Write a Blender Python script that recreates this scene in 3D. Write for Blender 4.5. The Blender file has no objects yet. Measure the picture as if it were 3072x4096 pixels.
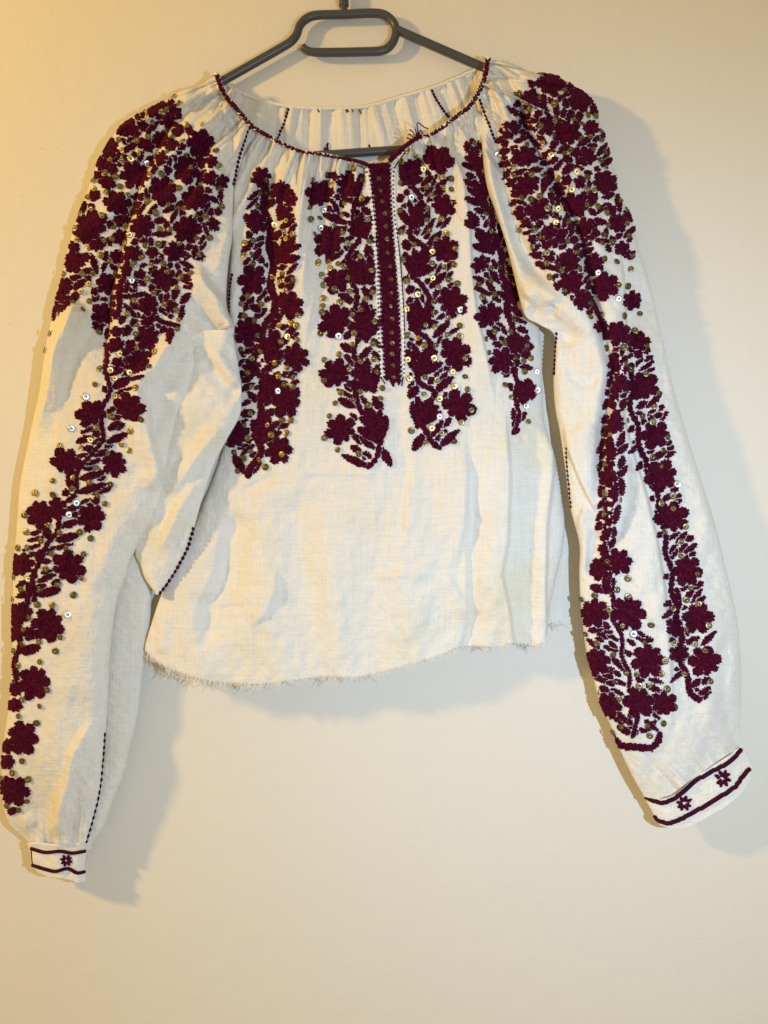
import bpy, math, random
import numpy as np
from mathutils import Vector, Matrix

rng = np.random.RandomState(7)
random.seed(7)
scene = bpy.context.scene
COL = scene.collection

# ------------------------------------------------------------------ camera, world, lamps, exposure
CAMZ = 1.5
cam_d = bpy.data.cameras.new('camera')
cam_d.sensor_fit = 'HORIZONTAL'
cam_d.sensor_width = 36.0
cam_d.lens = 36.0                       # 1 m away from the wall the frame is 1 m wide
cam_d.clip_start = 0.01
cam_d.clip_end = 50
cam = bpy.data.objects.new('camera', cam_d)
cam.location = (0, -1.0, CAMZ)
cam.rotation_euler = (math.radians(90), 0, 0)
COL.objects.link(cam)
scene.camera = cam

world = bpy.data.worlds.new('World')
scene.world = world
world.use_nodes = True
bg = world.node_tree.nodes['Background']
bg.inputs[0].default_value = (1.0, 0.785, 0.42, 1)
bg.inputs[1].default_value = 0.425

def lamp(name, kind, loc, energy, colour, size):
    l = bpy.data.lights.new(name, kind)
    l.energy = energy
    l.color = colour
    l.shadow_soft_size = size
    o = bpy.data.objects.new(name, l)
    o.location = loc
    COL.objects.link(o)
    return o
lamp('warm_room_lamp', 'POINT', (-1.95, -1.05, CAMZ + 0.85), 130, (1.0, 0.61, 0.16), 0.075)
fl = lamp('cool_flash_lamp', 'SPOT', (0.34, -1.0, CAMZ - 0.02), 38.0, (0.475, 0.665, 0.91), 0.010)
fl.data.spot_size = math.radians(136)
fl.data.spot_blend = 1.0
fl.rotation_euler = (Vector((0.24, 0.0, CAMZ - 0.28)) - fl.location).to_track_quat('-Z', 'Y').to_euler()

scene.view_settings.view_transform = 'Standard'
scene.view_settings.look = 'None'
scene.view_settings.gamma = 1.0
scene.view_settings.exposure = 0.0
scene.render.engine = 'CYCLES'
scene.cycles.use_denoising = True
scene.cycles.max_bounces = 6

# ------------------------------------------------------------------ helpers
PX = 3072.0
def at(u, v, d):
    """photo pixel (u, v) at d metres in front of the wall -> world point"""
    u = np.asarray(u, float); v = np.asarray(v, float); d = np.asarray(d, float)
    k = 1.0 - d
    return np.stack([(u - 1536) / PX * k, -d + 0 * u, CAMZ + (2048 - v) / PX * k], -1)

def mesh_np(name, verts, faces, smooth=True):
    """verts (n,3) array, faces (m,k) int array"""
    me = bpy.data.meshes.new(name)
    verts = np.asarray(verts, np.float32).reshape(-1, 3)
    faces = np.asarray(faces, np.int32)
    m, k = faces.shape
    me.vertices.add(len(verts)); me.vertices.foreach_set('co', verts.ravel())
    me.loops.add(m * k); me.loops.foreach_set('vertex_index', faces.ravel())
    me.polygons.add(m)
    me.polygons.foreach_set('loop_start', np.arange(0, m * k, k, dtype=np.int32))
    me.polygons.foreach_set('loop_total', np.full(m, k, np.int32))
    me.polygons.foreach_set('use_smooth', np.full(m, bool(smooth)))
    me.update(calc_edges=True)
    me.validate()
    return me

def link(name, me, mat=None, parent=None, kind=None):
    o = bpy.data.objects.new(name, me)
    COL.objects.link(o)
    if mat is not None and len(me.materials) == 0:
        me.materials.append(mat)
    if parent is not None:
        o.parent = parent
        o.matrix_parent_inverse = PINV[parent.name]
    PINV[o.name] = o.matrix_basis.inverted() if parent is None else Matrix.Identity(4)
    if kind: o['kind'] = kind
    return o
PINV = {}

def empty(name, loc):
    o = bpy.data.objects.new(name, None)
    o.location = loc
    o.empty_display_size = 0.05
    COL.objects.link(o)
    PINV[o.name] = Matrix.Translation(loc).inverted()
    return o

class MB:
    """collects quads / tris into one mesh"""
    def __init__(s): s.v = []; s.f = []; s.n = 0
    def add(s, v, f):
        v = np.asarray(v, float).reshape(-1, 3)
        f = np.asarray(f, int)
        if f.shape[1] == 3: f = np.concatenate([f, f[:, 2:3]], 1)
        s.v.append(v); s.f.append(f + s.n); s.n += len(v)
    def tube(s, pts, r, seg=10, cap=True):
        pts = np.asarray(pts, float); n = len(pts)
        r = np.broadcast_to(np.asarray(r, float), (n,))
        t = np.gradient(pts, axis=0); t /= np.linalg.norm(t, axis=1)[:, None] + 1e-12
        up = np.array([0, 1, 0.01]); a = np.cross(t, up); a /= np.linalg.norm(a, axis=1)[:, None] + 1e-12
        b = np.cross(t, a)
        th = np.linspace(0, 2 * np.pi, seg, endpoint=False)
        V = pts[:, None] + r[:, None, None] * (np.cos(th)[None, :, None] * a[:, None] + np.sin(th)[None, :, None] * b[:, None])
        V = V.reshape(-1, 3)
        i, j = np.meshgrid(np.arange(n - 1), np.arange(seg), indexing='ij')
        F = np.stack([i * seg + j, i * seg + (j + 1) % seg, (i + 1) * seg + (j + 1) % seg, (i + 1) * seg + j], -1).reshape(-1, 4)
        if cap:
            V = np.concatenate([V, pts[:1] - t[:1] * r[0] * 0.5, pts[-1:] + t[-1:] * r[-1] * 0.5])
            k = np.arange(seg)
            c0 = np.stack([(k + 1) % seg, k, np.full(seg, n * seg), np.full(seg, n * seg)], 1)
            e = (n - 1) * seg
            c1 = np.stack([e + k, e + (k + 1) % seg, np.full(seg, n * seg + 1), np.full(seg, n * seg + 1)], 1)
            F = np.concatenate([F, c0, c1])
        s.add(V, F)
    def build(s, name, smooth=True):
        V = np.concatenate(s.v); F = np.concatenate(s.f)
        me = bpy.data.meshes.new(name)
        tri = F[:, 2] == F[:, 3]
        tot = np.where(tri, 3, 4).astype(np.int32)
        st = np.concatenate([[0], np.cumsum(tot)[:-1]]).astype(np.int32)
        keep = np.ones(F.shape, bool); keep[tri, 3] = False
        me.vertices.add(len(V)); me.vertices.foreach_set('co', V.astype(np.float32).ravel())
        me.loops.add(int(tot.sum())); me.loops.foreach_set('vertex_index', F[keep].astype(np.int32))
        me.polygons.add(len(F)); me.polygons.foreach_set('loop_start', st); me.polygons.foreach_set('loop_total', tot)
        me.polygons.foreach_set('use_smooth', np.full(len(F), bool(smooth)))
        me.update(calc_edges=True); me.validate()
        return me

def curve(pts, n):
    """Catmull-Rom through the points, n samples"""
    p = np.asarray(pts, float)
    p = np.concatenate([2 * p[:1] - p[1:2], p, 2 * p[-1:] - p[-2:-1]])
    m = len(p) - 3
    x = np.linspace(0, m, n); i = np.minimum(x.astype(int), m - 1); f = (x - i)[:, None]
    a, b, c, d = p[i], p[i + 1], p[i + 2], p[i + 3]
    return 0.5 * ((2 * b) + (c - a) * f + (2 * a - 5 * b + 4 * c - d) * f ** 2 + (3 * b - a - 3 * c + d) * f ** 3)

def arc_resample(pts, n):
    p = np.asarray(pts, float)
    s = np.concatenate([[0], np.cumsum(np.linalg.norm(np.diff(p, axis=0), axis=1))])
    x = np.linspace(0, s[-1], n)
    return np.stack([np.interp(x, s, p[:, k]) for k in range(p.shape[1])], 1)

def blk(o, s, pts):
    p = np.asarray(pts, float)
    p = p.copy(); p[:, :2] = p[:, :2] / s + np.array(o)
    return p
BLK = {'A': ((0, 200), 1.659), 'B': ((0, 1200), 1.659), 'C': ((0, 2300), 1.659), 'D': ((800, 0), 1.3825), 'E': ((800, 500), 1.3825),
       'F': ((1800, 200), 1.3042), 'G': ((1900, 1300), 1.4155), 'H': ((2000, 2200), 1.5476),
       'Z1': ((150, 300), 3.), 'Z2': ((450, 300), 3.), 'Z3': ((150, 900), 3.), 'Z4': ((450, 900), 3.), 'Z5': ((1200, 600), 3.),
       'Z6': ((1500, 600), 3.), 'Z7': ((1900, 250), 3.), 'Z8': ((2050, 700), 3.), 'P': ((400, 1900), 1.659), 'Q': ((1300, 1900), 1.508),
       'S': ((0, 0), 1.)}
def src(b, pts):
    return blk(*BLK[b], pts)

# ------------------------------------------------------------------ materials
def nodes_of(name):
    m = bpy.data.materials.new(name); m.use_nodes = True
    nt = m.node_tree
    return m, nt, nt.nodes['Principled BSDF']

def nnode(nt, t, **kw):
    n = nt.nodes.new(t)
    for k, v in kw.items():
        if isinstance(k, str) and k.startswith('_'): setattr(n, k[1:], v)
        else: n.inputs[k].default_value = v
    return n

def mat_cloth(name, col, weave=1.0, transl=0.12, stain=True):
    m, nt, b = nodes_of(name)
    L = nt.links.new
    tc = nnode(nt, 'ShaderNodeTexCoord')
    def noise(scale, sx, sz, det=2.0):
        mp = nnode(nt, 'ShaderNodeMapping'); mp.inputs['Scale'].default_value = (sx, 0.3 * (sx + sz) / 2, sz)
        L(tc.outputs['Object'], mp.inputs[0])
        n = nnode(nt, 'ShaderNodeTexNoise'); n.inputs['Scale'].default_value = scale; n.inputs['Detail'].default_value = det
        L(mp.outputs[0], n.inputs['Vector']); return n
    warp = noise(1.0, 28, 480, 3); weft = noise(1.0, 480, 28, 3); blot = noise(9.0, 1, 1, 3)
    add = nnode(nt, 'ShaderNodeMath', _operation='ADD'); L(warp.outputs[0], add.inputs[0]); L(weft.outputs[0], add.inputs[1])
    ramp = nnode(nt, 'ShaderNodeMapRange'); ramp.inputs[1].default_value = 0.6; ramp.inputs[2].default_value = 1.4
    ramp.inputs[3].default_value = 0.91; ramp.inputs[4].default_value = 1.05
    L(add.outputs[0], ramp.inputs[0])
    mix = nnode(nt, 'ShaderNodeMix', _data_type='RGBA', _blend_type='MULTIPLY'); mix.inputs[0].default_value = 1.0
    mr = nnode(nt, 'ShaderNodeMapRange'); mr.inputs[1].default_value = 0.52; mr.inputs[2].default_value = 0.75
    L(blot.outputs[0], mr.inputs[0])
    tint = nnode(nt, 'ShaderNodeMix', _data_type='RGBA'); tint.inputs[6].default_value = (*col, 1)
    tint.inputs[7].default_value = (col[0] * 0.97, col[1] * 0.93, col[2] * 0.80, 1)
    L(mr.outputs[0], tint.inputs[0])
    L(tint.outputs[2], mix.inputs[6]); L(ramp.outputs[0], mix.inputs[7])
    L(mix.outputs[2], b.inputs['Base Color'])
    b.inputs['Roughness'].default_value = 0.92
    b.inputs['Specular IOR Level'].default_value = 0.15
    b.inputs['Sheen Weight'].default_value = 0.12
    fine = noise(1.0, 420, 420, 3)
    a2 = nnode(nt, 'ShaderNodeMath', _operation='ADD'); L(add.outputs[0], a2.inputs[0]); L(fine.outputs[0], a2.inputs[1])
    bump = nnode(nt, 'ShaderNodeBump'); bump.inputs['Strength'].default_value = 0.55 * weave; bump.inputs['Distance'].default_value = 0.0012
    L(a2.outputs[0], bump.inputs['Height']); L(bump.outputs[0], b.inputs['Normal'])
    if transl:
        tr = nnode(nt, 'ShaderNodeBsdfTranslucent'); L(mix.outputs[2], tr.inputs[0])
        ms = nnode(nt, 'ShaderNodeMixShader'); ms.inputs[0].default_value = transl
        L(b.outputs[0], ms.inputs[1]); L(tr.outputs[0], ms.inputs[2])
        L(ms.outputs[0], nt.nodes['Material Output'].inputs[0])
    return m

def mat_wool(name, col, var=0.62):
    m, nt, b = nodes_of(name)
    L = nt.links.new
    tc = nnode(nt, 'ShaderNodeTexCoord')
    n = nnode(nt, 'ShaderNodeTexNoise'); n.inputs['Scale'].default_value = 260; n.inputs['Detail'].default_value = 4
    L(tc.outputs['Object'], n.inputs['Vector'])
    mr = nnode(nt, 'ShaderNodeMapRange'); mr.inputs[1].default_value = 0.3; mr.inputs[2].default_value = 0.7
    mr.inputs[3].default_value = 1 - var; mr.inputs[4].default_value = 1 + var
    L(n.outputs[0], mr.inputs[0])
    mix = nnode(nt, 'ShaderNodeMix', _data_type='RGBA', _blend_type='MULTIPLY'); mix.inputs[0].default_value = 1
    mix.inputs[6].default_value = (*col, 1); L(mr.outputs[0], mix.inputs[7])
    L(mix.outputs[2], b.inputs['Base Color'])
    b.inputs['Roughness'].default_value = 0.95; b.inputs['Specular IOR Level'].default_value = 0.1
    b.inputs['Sheen Weight'].default_value = 0.06; b.inputs['Sheen Tint'].default_value = (0.7, 0.2, 0.35, 1)
    bump = nnode(nt, 'ShaderNodeBump'); bump.inputs['Strength'].default_value = 0.8; bump.inputs['Distance'].default_value = 0.001
    L(n.outputs[0], bump.inputs['Height']); L(bump.outputs[0], b.inputs['Normal'])
    return m

def mat_metal(name, col, rough, spread=0.12):
    m, nt, b = nodes_of(name)
    L = nt.links.new
    oi = nnode(nt, 'ShaderNodeObjectInfo')
    hs = nnode(nt, 'ShaderNodeHueSaturation'); hs.inputs['Color'].default_value = (*col, 1)
    mr = nnode(nt, 'ShaderNodeMapRange'); mr.inputs[3].default_value = 1 - spread * 3; mr.inputs[4].default_value = 1 + spread * 1.5
    L(oi.outputs['Random'], mr.inputs[0]); L(mr.outputs[0], hs.inputs['Value'])
    tc = nnode(nt, 'ShaderNodeTexCoord')
    n = nnode(nt, 'ShaderNodeTexNoise'); n.inputs['Scale'].default_value = 500; L(tc.outputs['Object'], n.inputs['Vector'])
    r2 = nnode(nt, 'ShaderNodeMapRange'); r2.inputs[3].default_value = rough * 0.6; r2.inputs[4].default_value = rough * 1.5
    L(n.outputs[0], r2.inputs[0]); L(r2.outputs[0], b.inputs['Roughness'])
    L(hs.outputs[0], b.inputs['Base Color']); b.inputs['Metallic'].default_value = 1.0
    return m

def mat_plain(name, col, rough, spec=0.5, bump=0.0, scale=300):
    m, nt, b = nodes_of(name)
    L = nt.links.new
    b.inputs['Roughness'].default_value = rough; b.inputs['Specular IOR Level'].default_value = spec
    tc = nnode(nt, 'ShaderNodeTexCoord')
    n = nnode(nt, 'ShaderNodeTexNoise'); n.inputs['Scale'].default_value = scale; L(tc.outputs['Object'], n.inputs['Vector'])
    mr = nnode(nt, 'ShaderNodeMapRange'); mr.inputs[3].default_value = 0.92; mr.inputs[4].default_value = 1.08
    L(n.outputs[0], mr.inputs[0])
    mix = nnode(nt, 'ShaderNodeMix', _data_type='RGBA', _blend_type='MULTIPLY'); mix.inputs[0].default_value = 1
    mix.inputs[6].default_value = (*col, 1); L(mr.outputs[0], mix.inputs[7]); L(mix.outputs[2], b.inputs['Base Color'])
    if bump:
        bp = nnode(nt, 'ShaderNodeBump'); bp.inputs['Strength'].default_value = bump; bp.inputs['Distance'].default_value = 0.0006
        L(n.outputs[0], bp.inputs['Height']); L(bp.outputs[0], b.inputs['Normal'])
    return m

def mat_wall():
    m, nt, b = nodes_of('wall_paint')
    L = nt.links.new
    tc = nnode(nt, 'ShaderNodeTexCoord')
    big = nnode(nt, 'ShaderNodeTexNoise'); big.inputs['Scale'].default_value = 3.0; big.inputs['Detail'].default_value = 5
    fine = nnode(nt, 'ShaderNodeTexNoise'); fine.inputs['Scale'].default_value = 240; fine.inputs['Detail'].default_value = 3
    mid = nnode(nt, 'ShaderNodeTexNoise'); mid.inputs['Scale'].default_value = 28; mid.inputs['Detail'].default_value = 3
    for n in (big, fine, mid): L(tc.outputs['Object'], n.inputs['Vector'])
    mix = nnode(nt, 'ShaderNodeMix', _data_type='RGBA')
    mix.inputs[6].default_value = (0.76, 0.715, 0.63, 1); mix.inputs[7].default_value = (0.80, 0.755, 0.675, 1)
    L(big.outputs[0], mix.inputs[0]); L(mix.outputs[2], b.inputs['Base Color'])
    b.inputs['Roughness'].default_value = 0.72; b.inputs['Specular IOR Level'].default_value = 0.25
    a = nnode(nt, 'ShaderNodeMath', _operation='MULTIPLY_ADD'); a.inputs[1].default_value = 0.25
    L(fine.outputs[0], a.inputs[0]); L(mid.outputs[0], a.inputs[2])
    bp = nnode(nt, 'ShaderNodeBump'); bp.inputs['Strength'].default_value = 0.6; bp.inputs['Distance'].default_value = 0.0016
    L(a.outputs[0], bp.inputs['Height']); L(bp.outputs[0], b.inputs['Normal'])
    return m

LINEN = mat_cloth('cream_linen', (0.87, 0.84, 0.775))
LINEN2 = mat_cloth('cream_linen_band', (0.86, 0.82, 0.745), transl=0)
WOOL = mat_wool('burgundy_wool', (0.072, 0.0030, 0.0175))
THREAD = mat_wool('dark_plum_thread', (0.045, 0.004, 0.016), 0.3)
WHITE_THREAD = mat_wool('white_thread', (0.90, 0.87, 0.80), 0.05)
GOLD = mat_metal('gold_sequin', (0.25, 0.205, 0.095), 0.38)
GOLD_GLINT = mat_metal('glint_gold_sequin', (0.80, 0.60, 0.24), 0.24, 0.03)  # lit copy of the sequin gold: the glint is put into a brighter colour
SILVER = mat_metal('silver_sequin', (0.72, 0.74, 0.78), 0.26, 0.05)
BEAD = mat_metal('gold_bead', (0.85, 0.55, 0.20), 0.22, 0.05)
GREY_PLASTIC = mat_plain('grey_plastic', (0.062, 0.062, 0.066), 0.36, 0.5, 0.12, 500)
DARK_METAL = mat_plain('dark_hook_metal', (0.05, 0.047, 0.045), 0.35, 0.6)

# ------------------------------------------------------------------ wall
wv = np.array([[-4, 0, -1.5], [4, 0, -1.5], [4, 0, 4.5], [-4, 0, 4.5], [-4, .1, -1.5], [4, .1, -1.5], [4, .1, 4.5], [-4, .1, 4.5]], float)
wf = np.array([[0, 1, 2, 3], [5, 4, 7, 6], [4, 0, 3, 7], [1, 5, 6, 2], [3, 2, 6, 7], [4, 5, 1, 0]])
wall = link('wall', mesh_np('wall', wv, wf, False), mat_wall(), kind='structure')
wall['label'] = 'plain cream painted wall behind the hanging blouse'
wall['category'] = 'wall'
# little paint nibs on the plaster
mb = MB()
for (u, v) in list(src('H', [(320, 1055), (365, 1345), (370, 1540), (150, 1880), (450, 770)])) + list(src('Z1', [(50, 890), (225, 875), (260, 605), (60, 1165)])) + \
        list(src('A', [(40, 1480), (60, 1815), (145, 970), (280, 650)])) + [(2350, 3400), (900, 3700), (1500, 3300), (2640, 930), (300, 3800), (2800, 3750), (1900, 3600), (1250, 3050)]:
    c = at(u, v, 0.0)[None]; r = 0.0006 + 0.0009 * rng.rand()
    th = np.linspace(0, 2 * np.pi, 6, endpoint=False)
    ring = c + np.stack([np.cos(th), 0 * th - 0.00005, np.sin(th)], 1) * r
    V = np.concatenate([ring, ring * 0 + c + np.stack([np.cos(th) * .5 * r, 0 * th - r * .5, np.sin(th) * .5 * r], 1), c + [[0, -r * 0.6, 0]]])
    k = np.arange(6); k2 = (k + 1) % 6
    mb.add(V, np.concatenate([np.stack([k, k2, 6 + k2, 6 + k], 1), np.stack([6 + k, 6 + k2, 0 * k + 12, 0 * k + 12], 1)]))
link('paint_nibs', mb.build('paint_nibs'), wall.data.materials[0], wall, kind='stuff')

# ------------------------------------------------------------------ cloth pieces: (s, t) -> photo position -> depth
def ip(pts):
    p = np.asarray(pts, float)
    return lambda x: np.interp(x, p[:, 0], p[:, 1])

def smooth_ip(pts, n=400):
    """smooth monotone-in-x curve (x, y) as a function, Catmull-Rom"""
    p = np.asarray(pts, float)
    c = curve(p, n)
    o = np.argsort(c[:, 0], kind='stable')
    return lambda x: np.interp(x, c[o, 0], c[o, 1])

def pdist(u, v, poly):
    """signed sideways distance (positive = right of a line that runs down), along 0..1"""
    u = np.asarray(u, float); v = np.asarray(v, float)
    p = np.asarray(poly, float)
    seg = np.linalg.norm(np.diff(p, axis=0), axis=1); tot = seg.sum(); acc = np.concatenate([[0], np.cumsum(seg)])
    best = np.full(u.shape, 1e9); sd = np.zeros(u.shape); al = np.zeros(u.shape)
    for i in range(len(p) - 1):
        a, b = p[i], p[i + 1]; e = b - a; L2 = (e ** 2).sum()
        w = np.clip(((u - a[0]) * e[0] + (v - a[1]) * e[1]) / L2, 0, 1)
        dx = u - a[0] - w * e[0]; dy = v - a[1] - w * e[1]
        d = np.hypot(dx, dy)
        side = np.where(dx * e[1] - dy * e[0] >= 0, 1.0, -1.0)
        m = d < best
        best = np.where(m, d, best); sd = np.where(m, d * side, sd); al = np.where(m, (acc[i] + w * seg[i]) / tot, al)
    return sd, al

def fold(u, v, poly, amp, wl, wr, taper=0.15, kind='g', taper2=None):
    sd, al = pdist(u, v, poly)
    w = np.where(sd < 0, wl, wr); x = np.abs(sd) / w
    if kind == 'g': pr = np.exp(-x * x)
    else:
        pr = np.clip(1 - x, 0, 1); pr = pr * pr * (3 - 2 * pr) * 0.4 + pr * 0.6
    t2 = taper if taper2 is None else taper2
    e = np.ones_like(al)
    if taper > 0: e = e * np.clip(al / taper, 0, 1)
    if t2 > 0: e = e * np.clip((1 - al) / t2, 0, 1)
    e = e * e * (3 - 2 * e)
    return FOLD_GAIN * amp * pr * e

FOLD_GAIN = 1.45
class Waves:
    def __init__(s, seed, n, lam, ang=None, spread=math.pi, amp=1.0):
        r = np.random.RandomState(seed)
        a = r.uniform(-spread / 2, spread / 2, n) + (0 if ang is None else ang)
        l = np.exp(r.uniform(np.log(lam[0]), np.log(lam[1]), n))
        s.kx = 2 * np.pi * np.cos(a) / l; s.ky = 2 * np.pi * np.sin(a) / l
        s.ph = r.uniform(0, 6.28, n); s.am = amp * (l / lam[1]) ** 0.9 / math.sqrt(n)
    def __call__(s, u, v):
        o = np.zeros(np.shape(u))
        for kx, ky, p, a in zip(s.kx, s.ky, s.ph, s.am):
            o = o + a * np.sin(kx * u + ky * v + p)
        return o

class Piece:
    top = bot = None
    def __init__(s, L, R, top, bot, depth):
        s.L, s.R, s.top, s.bot, s.depth_fn = L, R, top, bot, depth
    def fwd(s, S, T):
        v = s.top(S) + (s.bot(S) - s.top(S)) * T
        l, r = s.L(T), s.R(T)
        return l + (r - l) * S, v
    def inv(s, u, v):
        S = np.full(np.shape(u), 0.5); T = S
        for k in range(14):
            tp, bt = s.top(S), s.bot(S)
            T = np.clip((v - tp) / np.maximum(bt - tp, 1), -0.2, 1.2)
            l, r = s.L(T), s.R(T)
            S2 = np.clip((u - l) / np.maximum(r - l, 1), -0.5, 1.5)
            S = 0.35 * S + 0.65 * S2
        return S, T
    def depth(s, S, T, u, v):
        return s.depth_fn(np.clip(S, 0, 1), T, u, v)
    def point(s, u, v, off=0.0):
        """surface point under a photo pixel; also the (s,t) it has"""
        S, T = s.inv(u, v)
        S = np.clip(S, 0.004, 0.996); T = np.clip(T, 0.001, 0.999)
        uu, vv = s.fwd(S, T)
        return at(uu, vv, s.depth(S, T, uu, vv) + off)
    def normal(s, u, v, h=5.0):
        a = s.point(u + h, v) - s.point(u - h, v); b = s.point(u, v - h) - s.point(u, v + h)
        n = np.cross(a, b); n /= np.linalg.norm(n, axis=-1)[..., None] + 1e-12
        flip = n[..., 1] > 0
        n[flip] *= -1
        return n
    def inside(s, u, v, m=0.0):
        S, T = s.inv(u, v)
        return (S > m) & (S < 1 - m) & (T > 0) & (T < 1)

def rows_piece(Lp, Rp, v0, v1, depth):
    Lf, Rf = smooth_ip([(b, a) for a, b in Lp]), smooth_ip([(b, a) for a, b in Rp])
    H = v1 - v0
    return Piece(lambda T: Lf(v0 + H * T), lambda T: np.maximum(Rf(v0 + H * T), Lf(v0 + H * T) + 4), lambda S: 0 * S + v0, lambda S: 0 * S + v1, depth), Lf, Rf

def grid_faces(n, m, flip=False):
    i, j = np.meshgrid(np.arange(n - 1), np.arange(m - 1), indexing='ij')
    f = np.stack([i * m + j, i * m + j + 1, (i + 1) * m + j + 1, (i + 1) * m + j], -1).reshape(-1, 4)
    return f[:, ::-1] if flip else f

def sheet_mesh(name, P, ns, nt_, cosine=False, back=None, tp=1.0):
    s = np.linspace(0, 1, ns)
    if cosine: s = 0.5 - 0.5 * np.cos(np.pi * s)
    t = np.linspace(0, 1, nt_) ** tp
    T, S = np.meshgrid(t, s, indexing='ij')
    u, v = P.fwd(S, T)
    d = P.depth(S, T, u, v)
    V = at(u, v, d).reshape(-1, 3)
    F = grid_faces(nt_, ns)
    if back is None:
        return mesh_np(name, V, F)
    s2 = 0.5 - 0.5 * np.cos(np.pi * np.linspace(0, 1, 24)); t2 = np.linspace(0, 1, nt_) ** tp
    T2, S2 = np.meshgrid(t2, s2, indexing='ij')
    u2, v2 = P.fwd(S2, T2)
    d2 = back(S2, T2, u2, v2)
    V2 = at(u2, v2, d2).reshape(-1, 3)
    F2 = grid_faces(nt_, 24, True) + len(V)
    return mesh_np(name, np.concatenate([V, V2]), np.concatenate([F, F2]))

def dome(S, p=0.5):
    return np.clip(1 - (2 * S - 1) ** 2, 0, 1) ** p

sm = lambda x, a, b: (lambda y: y * y * (3 - 2 * y))(np.clip((x - a) / (b - a), 0, 1))

def gather(u, v, band, n, amp, reach, seed):
    """pleats that run away from a gathered edge"""
    sd, al = pdist(u, v, band)
    r = np.random.RandomState(seed)
    ph = al * n * 2 * np.pi + 1.6 * np.sin(al * 17 + r.rand() * 6) + 1.1 * np.sin(al * 41 + r.rand() * 6)
    a1 = 1.7 * np.abs(np.sin(ph / 2)) ** 0.7 - 1.0
    a2 = np.sin(ph * 0.37 + r.rand() * 6)
    D = np.abs(sd)
    vary = 0.65 + 0.35 * np.sin(al * 23 + r.rand() * 6)
    a3 = 1.7 * np.abs(np.sin(ph * 0.93 + 0.8 * np.sin(al * 60))) ** 0.6 - 1.0
    return amp * (a1 * vary * np.exp(-D / reach) + 0.35 * a3 * np.exp(-D / (reach * 0.55)) + 1.0 * a2 * np.exp(-D / (reach * 2.4)))

NECK_L = src('D', [(80, 410), (130, 530), (200, 610), (280, 700), (350, 745), (450, 800), (560, 845), (680, 862), (790, 882), (870, 900), (922, 908)])
NECK_R = src('D', [(1058, 895), (1108, 852), (1160, 803), (1220, 768), (1290, 745), (1370, 692), (1420, 652), (1490, 600), (1540, 530), (1580, 440), (1603, 322)])

# ---- front panel of the blouse
neck_pts = np.concatenate([NECK_L[3:], NECK_R[:-2]])
body_top = ip([((x - 1003) / 911.0, y) for x, y in neck_pts])
hem = [(581, 2602), (641, 2653), (738, 2696), (834, 2722), (1003, 2735), (1130, 2726), (1244, 2711), (1300, 2705), (1419, 2708), (1532, 2686), (1632, 2660), (1764, 2620), (1824, 2590), (1897, 2584), (2003, 2588), (2049, 2572), (2142, 2580), (2187, 2563)]
body_bot = smooth_ip([((x - 581) / 1606.0, y) for x, y in hem])
body_L = smooth_ip([(0, 1003), (.111, 940), (.235, 922), (.354, 912), (.474, 930), (.616, 890), (.783, 755), (.888, 650), (.978, 588), (1, 581)])
body_R = smooth_ip([(0, 1914), (.09, 1985), (.237, 2060), (.352, 2120), (.453, 2163), (.589, 2175), (.647, 2210), (.712, 2242), (.806, 2258), (.89, 2222), (.948, 2198), (1, 2187)])
NECK_ALL = np.concatenate([NECK_L, NECK_R])
crumple = Waves(3, 26, (45, 170), amp=0.0013)
crumple2 = Waves(5, 24, (16, 55), amp=0.0006)
drape = Waves(11, 10, (260, 520), ang=0.0, spread=0.5, amp=0.0034)

_r = np.random.RandomState(31)
TUCKS = []
for band, nn in ((NECK_L[3:], 22), (NECK_R[:-2], 19)):
    bc = arc_resample(band, 200)
    for k in range(nn):
        p = bc[int((k + _r.uniform(.2, .8)) / nn * 199)]
        L = _r.uniform(60, 210); dx = (p[0] - 1500) / 520 * 0.22 + _r.normal(0, .05)
        TUCKS.append(([p - [0, 6], p + [dx * L * .4 + _r.normal(0, 4), L * .4], p + [dx * L * .7 + _r.normal(0, 5), L * .75], p + [dx * L, L]], -_r.uniform(.0022, .0046), _r.uniform(5, 8)))
LS_TUCKS = [src('Z2', q) for q in ([(1230, 130), (1000, 300), (860, 430)], [(1250, 200), (1080, 330), (950, 470)], [(1290, 280), (1230, 420), (1235, 470)], [(1330, 340), (1290, 480), (1300, 600)],
            [(1400, 430), (1380, 560), (1290, 700), (1240, 830)], [(1440, 470), (1420, 700), (1430, 900)], [(1500, 520), (1490, 640), (1480, 800)], [(1560, 570), (1510, 700)], [(1215, 70), (1050, 150), (880, 240)])]
RS_TUCKS = [src('F', q) for q in ([(215, 80), (300, 150), (370, 260)], [(205, 120), (290, 260), (330, 400)], [(190, 170), (250, 320), (285, 480)], [(180, 200), (215, 330), (250, 470)], [(225, 60), (330, 110), (420, 180)], [(165, 230), (190, 330)])]
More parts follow.
